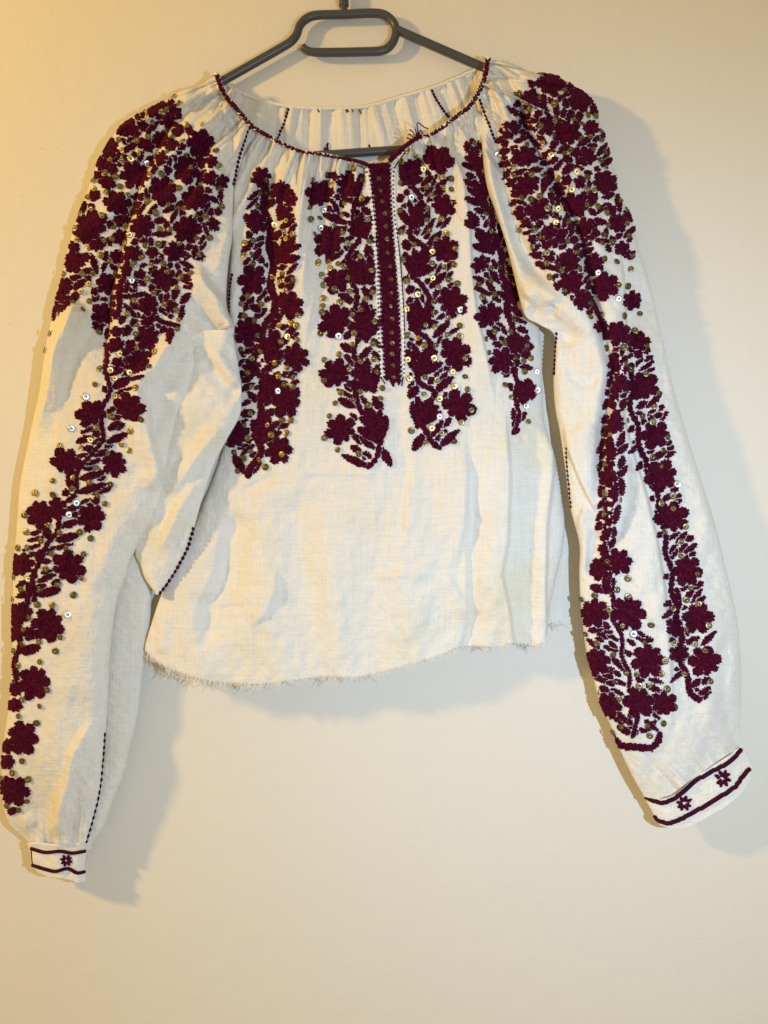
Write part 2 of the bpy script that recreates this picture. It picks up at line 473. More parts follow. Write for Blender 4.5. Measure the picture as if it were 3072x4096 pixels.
def body_depth(S, T, u, v):
    edge = 0.024 - 0.013 * sm(T, 0.14, 0.32) + 0.024 * sm(T, 0.7, 1.0) * (1 - 0.7 * S)
    d = edge + np.maximum(0.037 - edge, 0.006) * dome(S, 0.45) + 0.016 * sm(T, 0.35, 0.95) * dome(S, 0.5)
    low = sm(v, 1500, 2000)
    d = d + drape(u + 0.10 * v, v) * (0.35 + 0.65 * low)
    d = d + gather(u, v, NECK_L[2:], 24, 0.0060, 130, 1) * (u < 1500) + gather(u, v, NECK_R[1:], 17, 0.0058, 135, 2) * (u >= 1500)
    f = lambda b, p, *a, **k: fold(u, v, src(b, p), *a, **k)
    d = d + f('E', [(560, 130), (540, 500), (560, 800), (590, 1080), (592, 1250), (550, 1500)], 0.0085, 55, 42, 0.12, 'g', 0.5)
    d = d + f('E', [(352, 260), (365, 500), (400, 700), (395, 950), (380, 1150)], -0.0105, 50, 38, 0.12, 'g', 0.5)
    d = d + f('E', [(300, 200), (280, 500), (240, 800)], 0.005, 35, 45, 0.1)
    d = d + f('E', [(205, 260), (180, 600), (172, 1000), (200, 1250)], 0.005, 20, 36, 0.1)
    d = d + f('E', [(1350, 30), (1450, 280), (1485, 500), (1500, 800), (1528, 1050), (1590, 1320), (1640, 1600)], 0.0100, 110, 11, 0.12, 'l', 0.35)
    d = d + f('E', [(1385, 60), (1400, 300), (1390, 560)], -0.004, 18, 22, 0.2)
    d = d + f('E', [(1640, 500), (1700, 800), (1750, 1100)], -0.006, 60, 60, 0.2)
    for q, am, w in TUCKS: d = d + fold(u, v, q, am, w, w * 1.3, 0.0, 'g', 0.6)
    # long sharp folds of the lower right
    d = d + f('Q', [(835, -260), (850, 0), (838, 300), (800, 470), (770, 640)], 0.0075, 130, 22, 0.3, 'l', 0.5)
    d = d + f('Q', [(1080, -420), (1112, 0), (1098, 400), (1060, 600), (1105, 800), (1135, 1030)], 0.0095, 170, 14, 0.2, 'l', 0)
    d = d + f('Q', [(1380, -420), (1370, 0), (1335, 300), (1325, 700), (1335, 1040)], 0.0075, 65, 14, 0.2, 'l', 0)
    d = d + f('Q', [(905, 120), (880, 480), (885, 760), (900, 860), (840, 1030)], -0.0055, 26, 90, 0.2, 'l', 0)
    d = d + f('Q', [(280, 612), (480, 590), (690, 585)], 0.0022, 26, 12, 0.3)
    d = d + f('Q', [(530, -60), (500, 120), (490, 420)], 0.0030, 20, 70, 0.3, 'l')
    d = d + f('Q', [(690, 560), (800, 730), (890, 860)], 0.004, 60, 22, 0.3)
    d = d + f('Q', [(610, 650), (560, 850), (520, 960)], 0.002, 20, 40, 0.3)
    # lower left crease and its soft neighbours
    d = d + f('P', [(900, 200), (885, 420), (825, 700), (735, 870), (722, 1040), (710, 1200)], -0.0080, 60, 115, 0.15, 'l', 0.3)
    d = d + f('P', [(730, 890), (850, 882), (1000, 872)], -0.0022, 14, 12, 0.3)
    d = d + f('P', [(1160, 560), (1160, 760), (1090, 930), (960, 1010)], 0.0045, 110, 22, 0.3, 'l')
    d = d + f('P', [(1290, 60), (1330, 480), (1390, 760), (1440, 1100), (1470, 1360)], -0.0050, 150, 95, 0.15, 'l', 0)
    d = d + f('P', [(920, 130), (1010, 80), (1180, -10)], -0.003, 24, 18, 0.3)
    d = d + f('P', [(380, 880), (400, 1050), (390, 1200)], 0.003, 18, 40, 0.2)
    d = d + f('P', [(620, 760), (700, 1050), (640, 1200)], -0.003, 30, 40, 0.2)
    # the ironed square crease in the middle
    d = d + f('E', [(500, 1945), (640, 1925), (980, 1935)], 0.0016, 9, 16, 0.2) + f('E', [(1110, 1440), (1105, 1640), (1160, 1990), (1150, 2080)], -0.0022, 60, 26, 0.2, 'l')
    return d + crumple(u, v) * (0.5 + 0.5 * low) + crumple2(u, v) * 0.8
BODY = Piece(body_L, body_R, body_top, body_bot, body_depth)

# ---- back panel: inside of the neck, and the strip of hem behind the front
back_top = ip([((x - 880) / 1060.0, y) for x, y in src('D', [(110, 445), (150, 470), (240, 522), (400, 575), (560, 600), (750, 603), (930, 592), (1100, 543), (1280, 492), (1400, 444), (1540, 383), (1576, 375)])])
def back_depth(S, T, u, v):
    sd, al = pdist(u, v, BACK_EDGE)
    d = 0.0062 + 0.001 * dome(S) * (1 - T)
    return d + np.clip(gather(u, v, BACK_EDGE, 27, 0.0036, 170, 9) * (1 - sm(T, 0.2, 0.5)), -0.0045, 0.006) + crumple2(u, v) * 0.6 + drape(u, v) * 0.4 * T
BACK_EDGE = src('D', [(110, 445), (150, 470), (240, 522), (400, 575), (560, 600), (750, 603), (930, 592), (1100, 543), (1280, 492), (1400, 444), (1540, 383), (1576, 375)])
BACK = Piece(smooth_ip([(0, 880), (.15, 960), (.5, 900), (.8, 700), (1, 625)]), smooth_ip([(0, 1940), (.15, 1990), (.5, 2150), (.75, 2225), (.85, 2264), (.95, 2250), (1, 2250)]),
             back_top, ip([(0, 2560), (.1, 2600), (.5, 2640), (.9, 2505), (.93, 2490), (1, 2496)]), back_depth)

# ---- left-hand sleeve of the photograph
LS_L = list(src('A', [(1422, 150), (1340, 230), (1200, 270), (1140, 315), (1000, 390), (870, 460), (780, 530), (720, 620), (660, 720), (610, 850), (570, 970), (530, 1080), (490, 1180), (460, 1300), (430, 1420), (400, 1560), (362, 1680), (340, 1800), (305, 1960)])) + \
       list(src('B', [(262, 600), (208, 850), (160, 1080), (130, 1250), (116, 1450), (96, 1700), (86, 1950)])) + \
       list(src('C', [(83, 400), (78, 650), (62, 850), (40, 1000), (16, 1200), (10, 1400), (25, 1550), (70, 1660), (150, 1730), (203, 1782)]))
LS_R = [(862, 290), (894, 383), (945, 441), (1000, 500), (985, 580), (955, 680), (937, 745), (932, 820), (930, 900), (927, 967), (917, 1033), (910, 1100), (905, 1200), (916, 1258), (936, 1300), (930, 1345), (870, 1380), (812, 1408), (790, 1475), (753, 1592), (723, 1650), (693, 1773), (669, 1893), (651, 1972), (603, 2092), (542, 2200), (500, 2315), (474, 2380), (455, 2481), (439, 2632), (434, 2782), (422, 2933), (404, 3144), (374, 3276), (345, 3374)]
LV0, LV1 = 290.0, 3374.0
ls_d0 = ip([(290, .026), (600, .027), (1500, .028), (2600, .030), (3374, .030)])
LS_BAND = NECK_L[:5]
LS_VALLEY = np.concatenate([src('Z1', [(1620, 560), (1500, 800), (1320, 1150), (1215, 1350), (1165, 1600), (1060, 1900)]), src('Z3', [(1025, 250), (995, 450), (925, 650), (893, 900), (868, 1150), (832, 1400), (800, 1700), (790, 2000)])])
LS_RIDGE = np.concatenate([src('Z3', [(470, 850), (330, 1200), (160, 1500), (70, 1850)]), [(150, 1640), (165, 1760)]])
crA = Waves(21, 22, (50, 220), ang=0.15, spread=1.6, amp=0.0016)
crB = Waves(22, 14, (120, 420), ang=0.1, spread=0.7, amp=0.0022)
LS_CUFF = [(110, 3374), (350, 3374)]
def ls_depth(S, T, u, v):
    w = ls_R(v) - ls_L(v)
    b = np.minimum(0.025, 0.11 * w / PX * 1.6) * (1 - 0.45 * sm(v, 3000, 3374))
    D = dome(S, 0.5)
    d = ls_d0(v) + 0.006 * S * sm(v, 500, 900) + b * D
    f = lambda b_, p, *a, **k: fold(u, v, src(b_, p), *a, **k)
    e = 0
    sd, al = pdist(u, v, LS_VALLEY)
    ta = np.clip(al / .06, 0, 1) * np.clip((1 - al) / .25, 0, 1)
    e = e - 0.020 * ta * np.where(sd < 0, np.exp(-np.abs(sd) / 70), np.exp(-(sd / 9) ** 2))
    e = e + 0.004 * ta * np.exp(-((sd - 45) / 45) ** 2)
    e = e + fold(u, v, LS_RIDGE, 0.0185, 62, 105, 0.12, 'l', 0.35)
    e = e + gather(u, v, LS_BAND, 8, 0.0085, 175, 4) * (v < 1100)
    for q in LS_TUCKS: e = e + fold(u, v, q, -0.0042, 8, 11, 0.0, 'g', 0.5)
    # white pleats below the band
    e = e + f('Z2', [(1480, 520), (1440, 800), (1440, 1100)], -0.0050, 22, 18, 0.1) + f('Z2', [(1590, 560), (1470, 1000), (1440, 1300)], 0.004, 24, 20, 0.1)
    e = e + f('Z2', [(1330, 350), (1270, 600), (1240, 800)], -0.0050, 28, 20, 0.1) + f('Z2', [(1250, 150), (930, 330), (700, 560)], 0.0045, 26, 26, 0.1)
    e = e + f('Z2', [(1200, 130), (870, 450), (720, 620), (700, 840)], -0.006, 26, 22, 0.2)
    e = e + f('Z2', [(1230, 850), (1080, 1080), (1010, 1300), (880, 1500), (760, 1700)], -0.0055, 26, 20, 0.2)
    # folds at the underarm
    e = e + f('Z4', [(980, 450), (1110, 720), (1290, 920), (1430, 1170), (1455, 1230)], 0.0115, 75, 32, 0.25, 'l', 0.05)
    e = e + f('Z4', [(1500, -300), (1440, 150), (1390, 420), (1180, 560)], 0.0040, 50, 40, 0.2)
    e = e + f('Z4', [(870, 1180), (1020, 1130), (1250, 1270), (1420, 1290)], -0.0095, 50, 40, 0.2)
    e = e + f('Z4', [(850, 1300), (640, 1470), (480, 1740), (240, 1820)], 0.0105, 50, 70, 0.2, 'l')
    e = e + f('Z4', [(1080, 1510), (900, 1450), (700, 1530)], -0.005, 40, 36, 0.1)
    e = e + f('B', [(870, 520), (960, 720), (990, 930), (1045, 1110), (1020, 1300)], 0.0105, 90, 32, 0.15, 'l')
    e = e + f('B', [(1085, 430), (1075, 600), (1000, 790), (965, 960)], -0.0035, 60, 90, 0.2, 'l')
    e = e + f('B', [(900, 1180), (830, 1400), (760, 1700), (640, 1950)], 0.0040, 90, 70, 0.3)
    e = e + f('C', [(640, 60), (600, 330), (540, 600), (520, 900)], 0.0045, 110, 90, 0.2)
    e = e + f('C', [(640, 930), (560, 1060), (480, 1200), (455, 1330), (380, 1600), (335, 1750)], 0.0062, 32, 70, 0.2, 'l', 0.1)
    e = e + f('C', [(330, 1200), (300, 1500), (240, 1740)], -0.003, 60, 50, 0.3)
    e = e + f('C', [(240, 1620), (235, 1780)], -0.003, 20, 14, 0.4) + f('C', [(480, 1560), (470, 1780)], -0.003, 18, 18, 0.4)
    e = e + f('C', [(150, 1580), (200, 1700)], 0.003, 26, 30, 0.4)
    e = e + gather(u, v, LS_CUFF, 7, 0.0030, 60, 6) * sm(v, 3000, 3200)
    fade = np.clip(D * 2.2, 0, 1)
    return d + (e + crA(u, v) + crB(u, v) * sm(v, 1200, 1700) + crumple2(u, v)) * fade
def ls_back(S, T, u, v):
    w = ls_R(v) - ls_L(v)
    b = np.minimum(0.016, 0.10 * w / PX) * dome(S, .5)
    return ls_d0(v) + 0.006 * S * sm(v, 500, 900) - b
LSLEEVE, ls_L, ls_R = rows_piece(LS_L, LS_R, LV0, LV1, ls_depth)

# part of that sleeve lying behind, right of its long crease
def lr_depth(S, T, u, v):
    return 0.017 + 0.014 * dome(S, .5) + 0.004 * T + crB(u, v) * .5 * dome(S) + crumple2(u, v)
LREAR, _, _ = rows_piece([(440, 2180), (430, 2400), (405, 2640), (395, 2900), (375, 3100), (345, 3270), (325, 3395)],
                         [(600, 2180), (606, 2380), (594, 2560), (578, 2640), (553, 2840), (530, 2950), (498, 3084), (456, 3192), (414, 3313), (378, 3361), (362, 3400)], 2180., 3396., lr_depth)

# ---- underarm gusset flap
GU_R = [(928, 1320), (943, 1400), (964, 1533), (966, 1600), (957, 1668), (904, 1765), (856, 1857), (814, 1978), (778, 2104), (753, 2189), (699, 2291), (637, 2379)]
GU_L = [(800, 1320), (770, 1400), (740, 1540), (690, 1650), (660, 1800), (640, 1900), (600, 2010), (560, 2120), (541, 2208), (560, 2262), (579, 2312), (622, 2376)]
def gu_depth(S, T, u, v):
    d = 0.037 + 0.009 * dome(S, .5)
    f = lambda b_, p, *a, **k: fold(u, v, src(b_, p), *a, **k)
    e = f('B', [(1360, 380), (1480, 540), (1600, 640)], -0.005, 36, 24, 0.15) + f('B', [(1400, 330), (1520, 480), (1600, 590)], 0.004, 30, 30, 0.2)
    e = e + f('B', [(1480, 830), (1300, 1050), (1180, 1230), (1080, 1300)], 0.006, 60, 40, 0.2, 'l')
    e = e + f('B', [(1330, 1180), (1180, 1400), (1060, 1700)], 0.005, 34, 40, 0.2, 'l') + f('B', [(1240, 1130), (1130, 1350), (1000, 1560)], -0.004, 30, 26, 0.2)
    return d + (e + crA(u, v) * 1.2 + crumple2(u, v)) * np.clip(dome(S, .5) * 2, 0, 1)
GUSSET, _, _ = rows_piece(GU_L, GU_R, 1320., 2378., gu_depth)

# ---- right-hand sleeve of the photograph
RS_R = list(src('F', [(212, 38), (300, 58), (430, 118), (500, 128), (585, 150), (640, 190), (705, 230), (752, 280), (790, 400), (840, 560), (890, 750), (955, 900), (978, 1000), (1050, 1250)])) + \
       list(src('G', [(1060, 70), (1130, 380), (1250, 780), (1360, 1130), (1425, 1400)])) + list(src('H', [(1440, 300), (1470, 450), (1492, 700), (1492, 950), (1482, 1180)])) + [(2962, 2990)]
RS_R = [p for p in RS_R]
RS_L = [(1960, 228), (1943, 318), (1914, 383), (1930, 470), (1928, 583), (1946, 737), (1984, 852), (2022, 967), (2053, 1089), (2084, 1215), (2106, 1270), (2158, 1300), (2216, 1340), (2218, 1420), (2214, 1533), (2222, 1640), (2239, 1724), (2262, 1880), (2281, 2028), (2317, 2172), (2317, 2289), (2322, 2402), (2342, 2588), (2368, 2685), (2394, 2794), (2446, 2911), (2472, 2982), (2530, 3105), (2578, 3188)]
rs_Lf, rs_Rf = smooth_ip([(b, a) for a, b in RS_L]), smooth_ip([(b, a) for a, b in RS_R])
RS_V1 = np.concatenate([src('F', [(228, 380), (250, 560), (300, 800), (365, 1000), (440, 1130), (560, 1260)])])
RS_V2 = np.concatenate([src('Z7', [(520, 330), (545, 560), (610, 800), (700, 1000), (800, 1200), (920, 1370), (1000, 1600)]), src('Z8', [(650, 330), (760, 600), (850, 900), (925, 1250), (985, 1500), (1060, 1780)]), src('G', [(735, 90), (775, 250), (745, 420), (722, 620), (705, 800), (700, 1000)])])
RS_STEP = np.concatenate([src('Z8', [(1290, 800), (1325, 1000), (1350, 1200), (1372, 1500), (1390, 1800)]), src('G', [(878, 60), (862, 300), (852, 520), (900, 700), (980, 950), (1040, 1200), (1085, 1480)]), src('H', [(1040, 300), (1066, 600), (1085, 900), (1075, 1150)])])
RS_CUFF = src('H', [(890, 1525), (1000, 1545), (1100, 1505), (1200, 1415), (1300, 1350), (1420, 1275), (1495, 1212)])
def rs_depth(S, T, u, v):
    w = rs_R(T) - rs_L(T)
    b = np.minimum(0.026, 0.18 * w / PX) * (1 - 0.45 * sm(T, 0.88, 1))
    D = dome(S, 0.5)
    d = 0.030 + 0.004 * T + 0.006 * (1 - S) * sm(v, 500, 900) + b * D
    f = lambda b_, p, *a, **k: fold(u, v, src(b_, p), *a, **k)
    e = fold(u, v, RS_V1, -0.011, 34, 26, 0.12, 'g', 0.2)
    e = e + f('F', [(180, 420), (205, 650), (270, 880), (335, 1100), (375, 1260)], 0.0040, 22, 26, 0.1)
    sd, al = pdist(u, v, RS_V2)
    ta = np.clip(al / .05, 0, 1) * np.clip((1 - al) / .12, 0, 1)
    e = e - 0.017 * ta * np.where(sd < 0, np.exp(-(sd / 20) ** 2), np.exp(-np.abs(sd) / 22))
    e = e + 0.003 * ta * (np.exp(-((sd + 45) / 40) ** 2) + np.exp(-((sd - 50) / 40) ** 2))
    sd, al = pdist(u, v, RS_STEP)
    ta = np.clip(al / .12, 0, 1) * np.clip((1 - al) / .2, 0, 1)
    e = e - 0.0175 * ta * np.where(sd < 0, np.exp(-(sd / 7) ** 2), np.exp(-np.abs(sd) / 95))
    e = e + gather(u, v, NECK_R[6:], 9, 0.0085, 175, 5) * (v < 900)
    e = e + f('F', [(225, 90), (330, 210), (380, 350), (370, 480)], -0.006, 24, 18, 0.1) + f('F', [(200, 150), (290, 330), (310, 480)], 0.0045, 20, 20, 0.1)
    e = e + f('F', [(420, 170), (470, 260), (560, 400), (600, 560)], -0.004, 24, 24, 0.2)
    for q in RS_TUCKS: e = e + fold(u, v, q, -0.0042, 8, 11, 0.0, 'g', 0.5)
    # underarm knot of folds
    e = e + f('F', [(380, 1300), (450, 1225), (530, 1290), (545, 1330)], 0.0065, 44, 34, 0.15) + f('F', [(390, 1345), (470, 1400), (560, 1440), (640, 1560)], -0.0075, 26, 40, 0.15)
    e = e + f('F', [(545, 1330), (520, 1400)], -0.005, 14, 14, 0.2) + f('F', [(560, 1310), (660, 1390), (760, 1500)], 0.0045, 36, 50, 0.2)
    e = e + f('G', [(480, 120), (560, 300), (650, 330), (720, 250)], -0.0035, 24, 30, 0.2)
    e = e + f('G', [(505, 560), (520, 680), (600, 880), (690, 1060)], 0.0055, 14, 120, 0.15, 'l', 0.1)
    e = e + f('G', [(640, 1000), (590, 1110), (588, 1230), (600, 1400)], 0.004, 14, 60, 0.2, 'l')
    e = e + f('G', [(805, 400), (782, 650), (785, 900), (755, 1150), (735, 1300)], 0.0095, 34, 30, 0.12, 'g', 0.3)
    e = e + f('G', [(850, 640), (850, 900), (800, 1150), (770, 1300)], -0.006, 14, 70, 0.2, 'l')
    e = e + f('G', [(690, 1150), (660, 1300), (650, 1450)], -0.0055, 22, 26, 0.2)
    e = e + f('G', [(1090, 150), (1190, 560), (1290, 950), (1380, 1300)], 0.003, 40, 50, 0.2)
    e = e + f('H', [(1260, 250), (1330, 500), (1300, 900), (1270, 1200)], 0.0035, 40, 60, 0.2) + f('H', [(1390, 500), (1380, 900), (1440, 1180)], -0.004, 30, 24, 0.2)
    e = e + f('H', [(900, 60), (960, 300), (980, 520)], 0.003, 60, 40, 0.3)
    e = e + gather(u, v, RS_CUFF[2:], 8, 0.0034, 80, 8) * sm(v, 2700, 2950)
    fade = np.clip(D * 2.2, 0, 1)
    return d + (e + crA(u + 300, v) + crB(u - 200, v) * 0.8 * sm(v, 1000, 1600) + crumple2(u, v)) * fade
rs_L = lambda T: rs_Lf(228 + 2960 * T)
rs_R = lambda T: np.maximum(rs_Rf(228 + 2762 * T), rs_Lf(228 + 2960 * T) + 4)
rs_bot = ip([(0, 3188), (.13, 3197), (.28, 3178), (.5, 3115), (.7, 3062), (.85, 3022), (1, 2990)])
RSLEEVE = Piece(rs_L, rs_R, lambda S: 0 * S + 228.0, rs_bot, rs_depth)
def rs_back(S, T, u, v):
    w = rs_R(T) - rs_L(T)
    return 0.030 + 0.004 * T + 0.006 * (1 - S) * sm(v, 500, 900) - np.minimum(0.017, 0.10 * w / PX) * dome(S, .5)

# ---- cuffs
LC_L = [(112, 3366), (122, 3415), (127, 3457), (145, 3490), (150, 3497)]
def lc_depth(S, T, u, v):
    return 0.030 + 0.011 * dome(S, .5) + 0.0012 * np.sin(S * 15 + 1) * dome(S) + 0.0008 * np.exp(-((T - .06) / .05) ** 2) + crumple2(u, v) * .7
LCUFF = Piece(ip([(0, 108), (.4, 122), (.75, 127), (1, 145)]), ip([(0, 352), (.3, 345), (.6, 338), (.85, 344), (1, 342)]),
              ip([(0, 3372), (.2, 3368), (.4, 3376), (.7, 3370), (1, 3368)]), ip([(0, 3485), (.25, 3508), (.5, 3512), (.7, 3520), (.85, 3532), (1, 3524)]), lc_depth)
def lc_back(S, T, u, v): return 0.030 - 0.009 * dome(S, .5)
def rc_depth(S, T, u, v):
    return 0.034 + 0.012 * dome(S, .5) + 0.002 * np.sin(S * 11 + .5) * dome(S) + 0.0008 * np.exp(-((T - .05) / .05) ** 2) + crumple2(u, v) * .7
def rc_back(S, T, u, v): return 0.034 - 0.010 * dome(S, .5)
# slanted band: S runs along it, T across it
rc_top = src('H', [(885, 1518), (1000, 1540), (1100, 1502), (1200, 1412), (1300, 1347), (1420, 1270), (1498, 1205)])
rc_bot = src('H', [(985, 1700), (1060, 1722), (1160, 1712), (1290, 1650), (1420, 1570), (1520, 1470), (1565, 1345)])
class Band(Piece):
    def __init__(s, top, bot, depth):
        s.a = arc_resample(curve(top, 60), 101); s.b = arc_resample(curve(bot, 60), 101); s.depth_fn = depth
        s.x = np.linspace(0, 1, 101)
    def fwd(s, S, T):
        g = lambda c, k: np.interp(S, s.x, c[:, k])
        return g(s.a, 0) * (1 - T) + g(s.b, 0) * T, g(s.a, 1) * (1 - T) + g(s.b, 1) * T
    def inv(s, u, v):
        S0, T0 = np.meshgrid(np.linspace(0, 1, 81), np.linspace(0, 1, 41), indexing='ij')
        U, V = s.fwd(S0.ravel(), T0.ravel())
        u_ = np.ravel(u); v_ = np.ravel(v)
        k = np.array([np.argmin((U - a) ** 2 + (V - b) ** 2) for a, b in zip(u_, v_)])
        return S0.ravel()[k].reshape(np.shape(u)), T0.ravel()[k].reshape(np.shape(u))
RCUFF = Band(rc_top, rc_bot, rc_depth)

# ------------------------------------------------------------------ build the blouse
blouse = empty('blouse', tuple(at(1400, 2720, 0.03)))
blouse['label'] = 'cream linen blouse with burgundy floral embroidery and gold sequins on a grey hanger'
blouse['category'] = 'blouse'

front = link('front_panel', sheet_mesh('front_panel', BODY, 310, 400), LINEN, blouse)
back = link('back_panel', sheet_mesh('back_panel', BACK, 240, 240), LINEN, blouse)
sleeve_a = link('sleeve', sheet_mesh('sleeve', LSLEEVE, 165, 640, cosine=True, back=ls_back, tp=1.4), LINEN, blouse)
sleeve_b = link('sleeve', sheet_mesh('sleeve', RSLEEVE, 165, 640, cosine=True, back=rs_back, tp=1.4), LINEN, blouse)
sleeve_a['label'] = 'long sleeve with one embroidered vine running down its outer edge'
sleeve_b['label'] = 'long sleeve with slanted cuff and two embroidered stripes'
link('sleeve_fold', sheet_mesh('sleeve_fold', LREAR, 40, 220, cosine=True, back=lambda S, T, u, v: 0.017 + 0.004 * T - 0.006 * dome(S)), LINEN, sleeve_a)
gusset = link('gusset', sheet_mesh('gusset', GUSSET, 60, 220, cosine=True, back=lambda S, T, u, v: 0.037 - 0.006 * dome(S)), LINEN, blouse)
cuff_a = link('cuff', sheet_mesh('cuff', LCUFF, 70, 40, cosine=True, back=lc_back), LINEN2, blouse)
cuff_b = link('cuff', sheet_mesh('cuff', RCUFF, 90, 50, cosine=True, back=rc_back), LINEN2, blouse)
HOST = {'body': (BODY, front, 0.0), 'ls': (LSLEEVE, sleeve_a, 0.16), 'rs': (RSLEEVE, sleeve_b, -0.14)}

def on(piece, pts, off, n=None):
    p = np.asarray(pts, float)
    if n: p = arc_resample(curve(p, n * 2), n)
    return piece.point(p[:, 0], p[:, 1], off)

# neckband: rolled cream band with a braided burgundy stitch
def band_curve(pts, n):
    return arc_resample(curve(pts, 300), n)
PXM = 0.968 / PX
def neckband(pts, d0, d1, r0, r1, seed, flip):
    n = 150
    c = band_curve(pts, n)
    x = np.linspace(0, 1, n)
    t = np.gradient(c, axis=0); t /= np.linalg.norm(t, axis=1)[:, None]
    nn = np.stack([t[:, 1], -t[:, 0]], 1) * (1 if not flip else -1)
    rr = r0 + (r1 - r0) * x
    c = c + nn * rr[:, None] * 0.6
    dd = d0 + (d1 - d0) * x
    m = MB(); m.tube(at(c[:, 0], c[:, 1], dd), rr * PXM, 12)
    b = link('neckband', m.build('neckband'), LINEN2, blouse)
    r = np.random.RandomState(seed); m = MB()
    k = 4.0; L = np.concatenate([[0], np.cumsum(np.linalg.norm(np.diff(c, axis=0), axis=1))])
    while k < L[-1] - 6:
        f = k / L[-1]
        cu = np.array([np.interp(k, L, c[:, 0]), np.interp(k, L, c[:, 1])]); tt = np.array([np.interp(k, L, t[:, 0]), np.interp(k, L, t[:, 1])])
        n_ = np.array([tt[1], -tt[0]]); R = r0 + (r1 - r0) * f; D = d0 + (d1 - d0) * f
        for sgn in (-1, 1):
            if r.rand() < 0.02 + 0.33 * f: continue
            a = cu + n_ * sgn * R * 0.8 + tt * r.uniform(-6, 6); e = cu + n_ * sgn * R * r.uniform(-.5, .3) + tt * (7 + r.uniform(-2, 3))
            q = np.stack([a + (e - a) * w for w in (0, .33, .66, 1)])
            hh = np.array([0.45, 0.85, 0.98, 1.0]) * R * PXM + 0.0003
            m.tube(at(q[:, 0], q[:, 1], D + hh), np.array([.8, 1, 1, .8]) * (3.7 - .9 * f) * PXM, 5)
        k += 6.6 + r.uniform(-1, 1)
    link('braid_stitching', m.build('braid_stitching'), WOOL, b)
    return b
neckband(NECK_L, 0.037, 0.0385, 11.0, 6.5, 3, False)
neckband(NECK_R[::-1], 0.037, 0.039, 11.5, 7.0, 4, True)
m = MB()
be = arc_resample(curve(BACK_EDGE, 200), 120)
m.tube(at(be[:, 0], be[:, 1] - 3, 0.008 + 0 * be[:, 0]), 7 * PXM, 8)
link('back_neckband', m.build('back_neckband'), LINEN2, blouse)
# burgundy piping at the split of the neck, and the loose tuft of thread
m = MB()
q = arc_resample(curve(src('D', [(775, 868), (850, 885), (905, 902), (925, 912)]), 40), 20)
m.tube(at(q[:, 0], q[:, 1], 0.046 + 0 * q[:, 0]), np.linspace(3, 9, 20) * PXM, 8)
link('neck_piping', m.build('neck_piping'), WOOL, blouse)
m = MB()
q = arc_resample(curve(src('D', [(1050, 890), (1085, 850), (1130, 812), (1180, 775), (1225, 752)]), 40), 24)
m.tube(at(q[:, 0], q[:, 1], 0.0465 + 0 * q[:, 0]), np.linspace(11, 8, 24) * PXM, 8)
link('neck_piping', m.build('neck_piping'), WOOL, blouse)
m = MB()
for st in [[(1190, 775), (1204, 730), (1200, 690), (1208, 678), (1235, 700), (1262, 712)], [(1185, 775), (1170, 750), (1150, 742)], [(1190, 772), (1180, 735), (1160, 716)],
           [(1200, 772), (1210, 735), (1222, 720), (1232, 742)], [(1180, 778), (1160, 768), (1142, 762)], [(1195, 775), (1195, 730), (1188, 712)], [(1205, 772), (1215, 752), (1212, 735)], [(1195, 775), (1203, 748), (1206, 716)]]:
    q = arc_resample(curve(src('D', st), 40), 18)
    m.tube(at(q[:, 0], q[:, 1], np.linspace(0.048, 0.054, 18)), 2.4 * PXM, 5)
link('thread_tuft', m.build('thread_tuft'), WOOL, blouse)

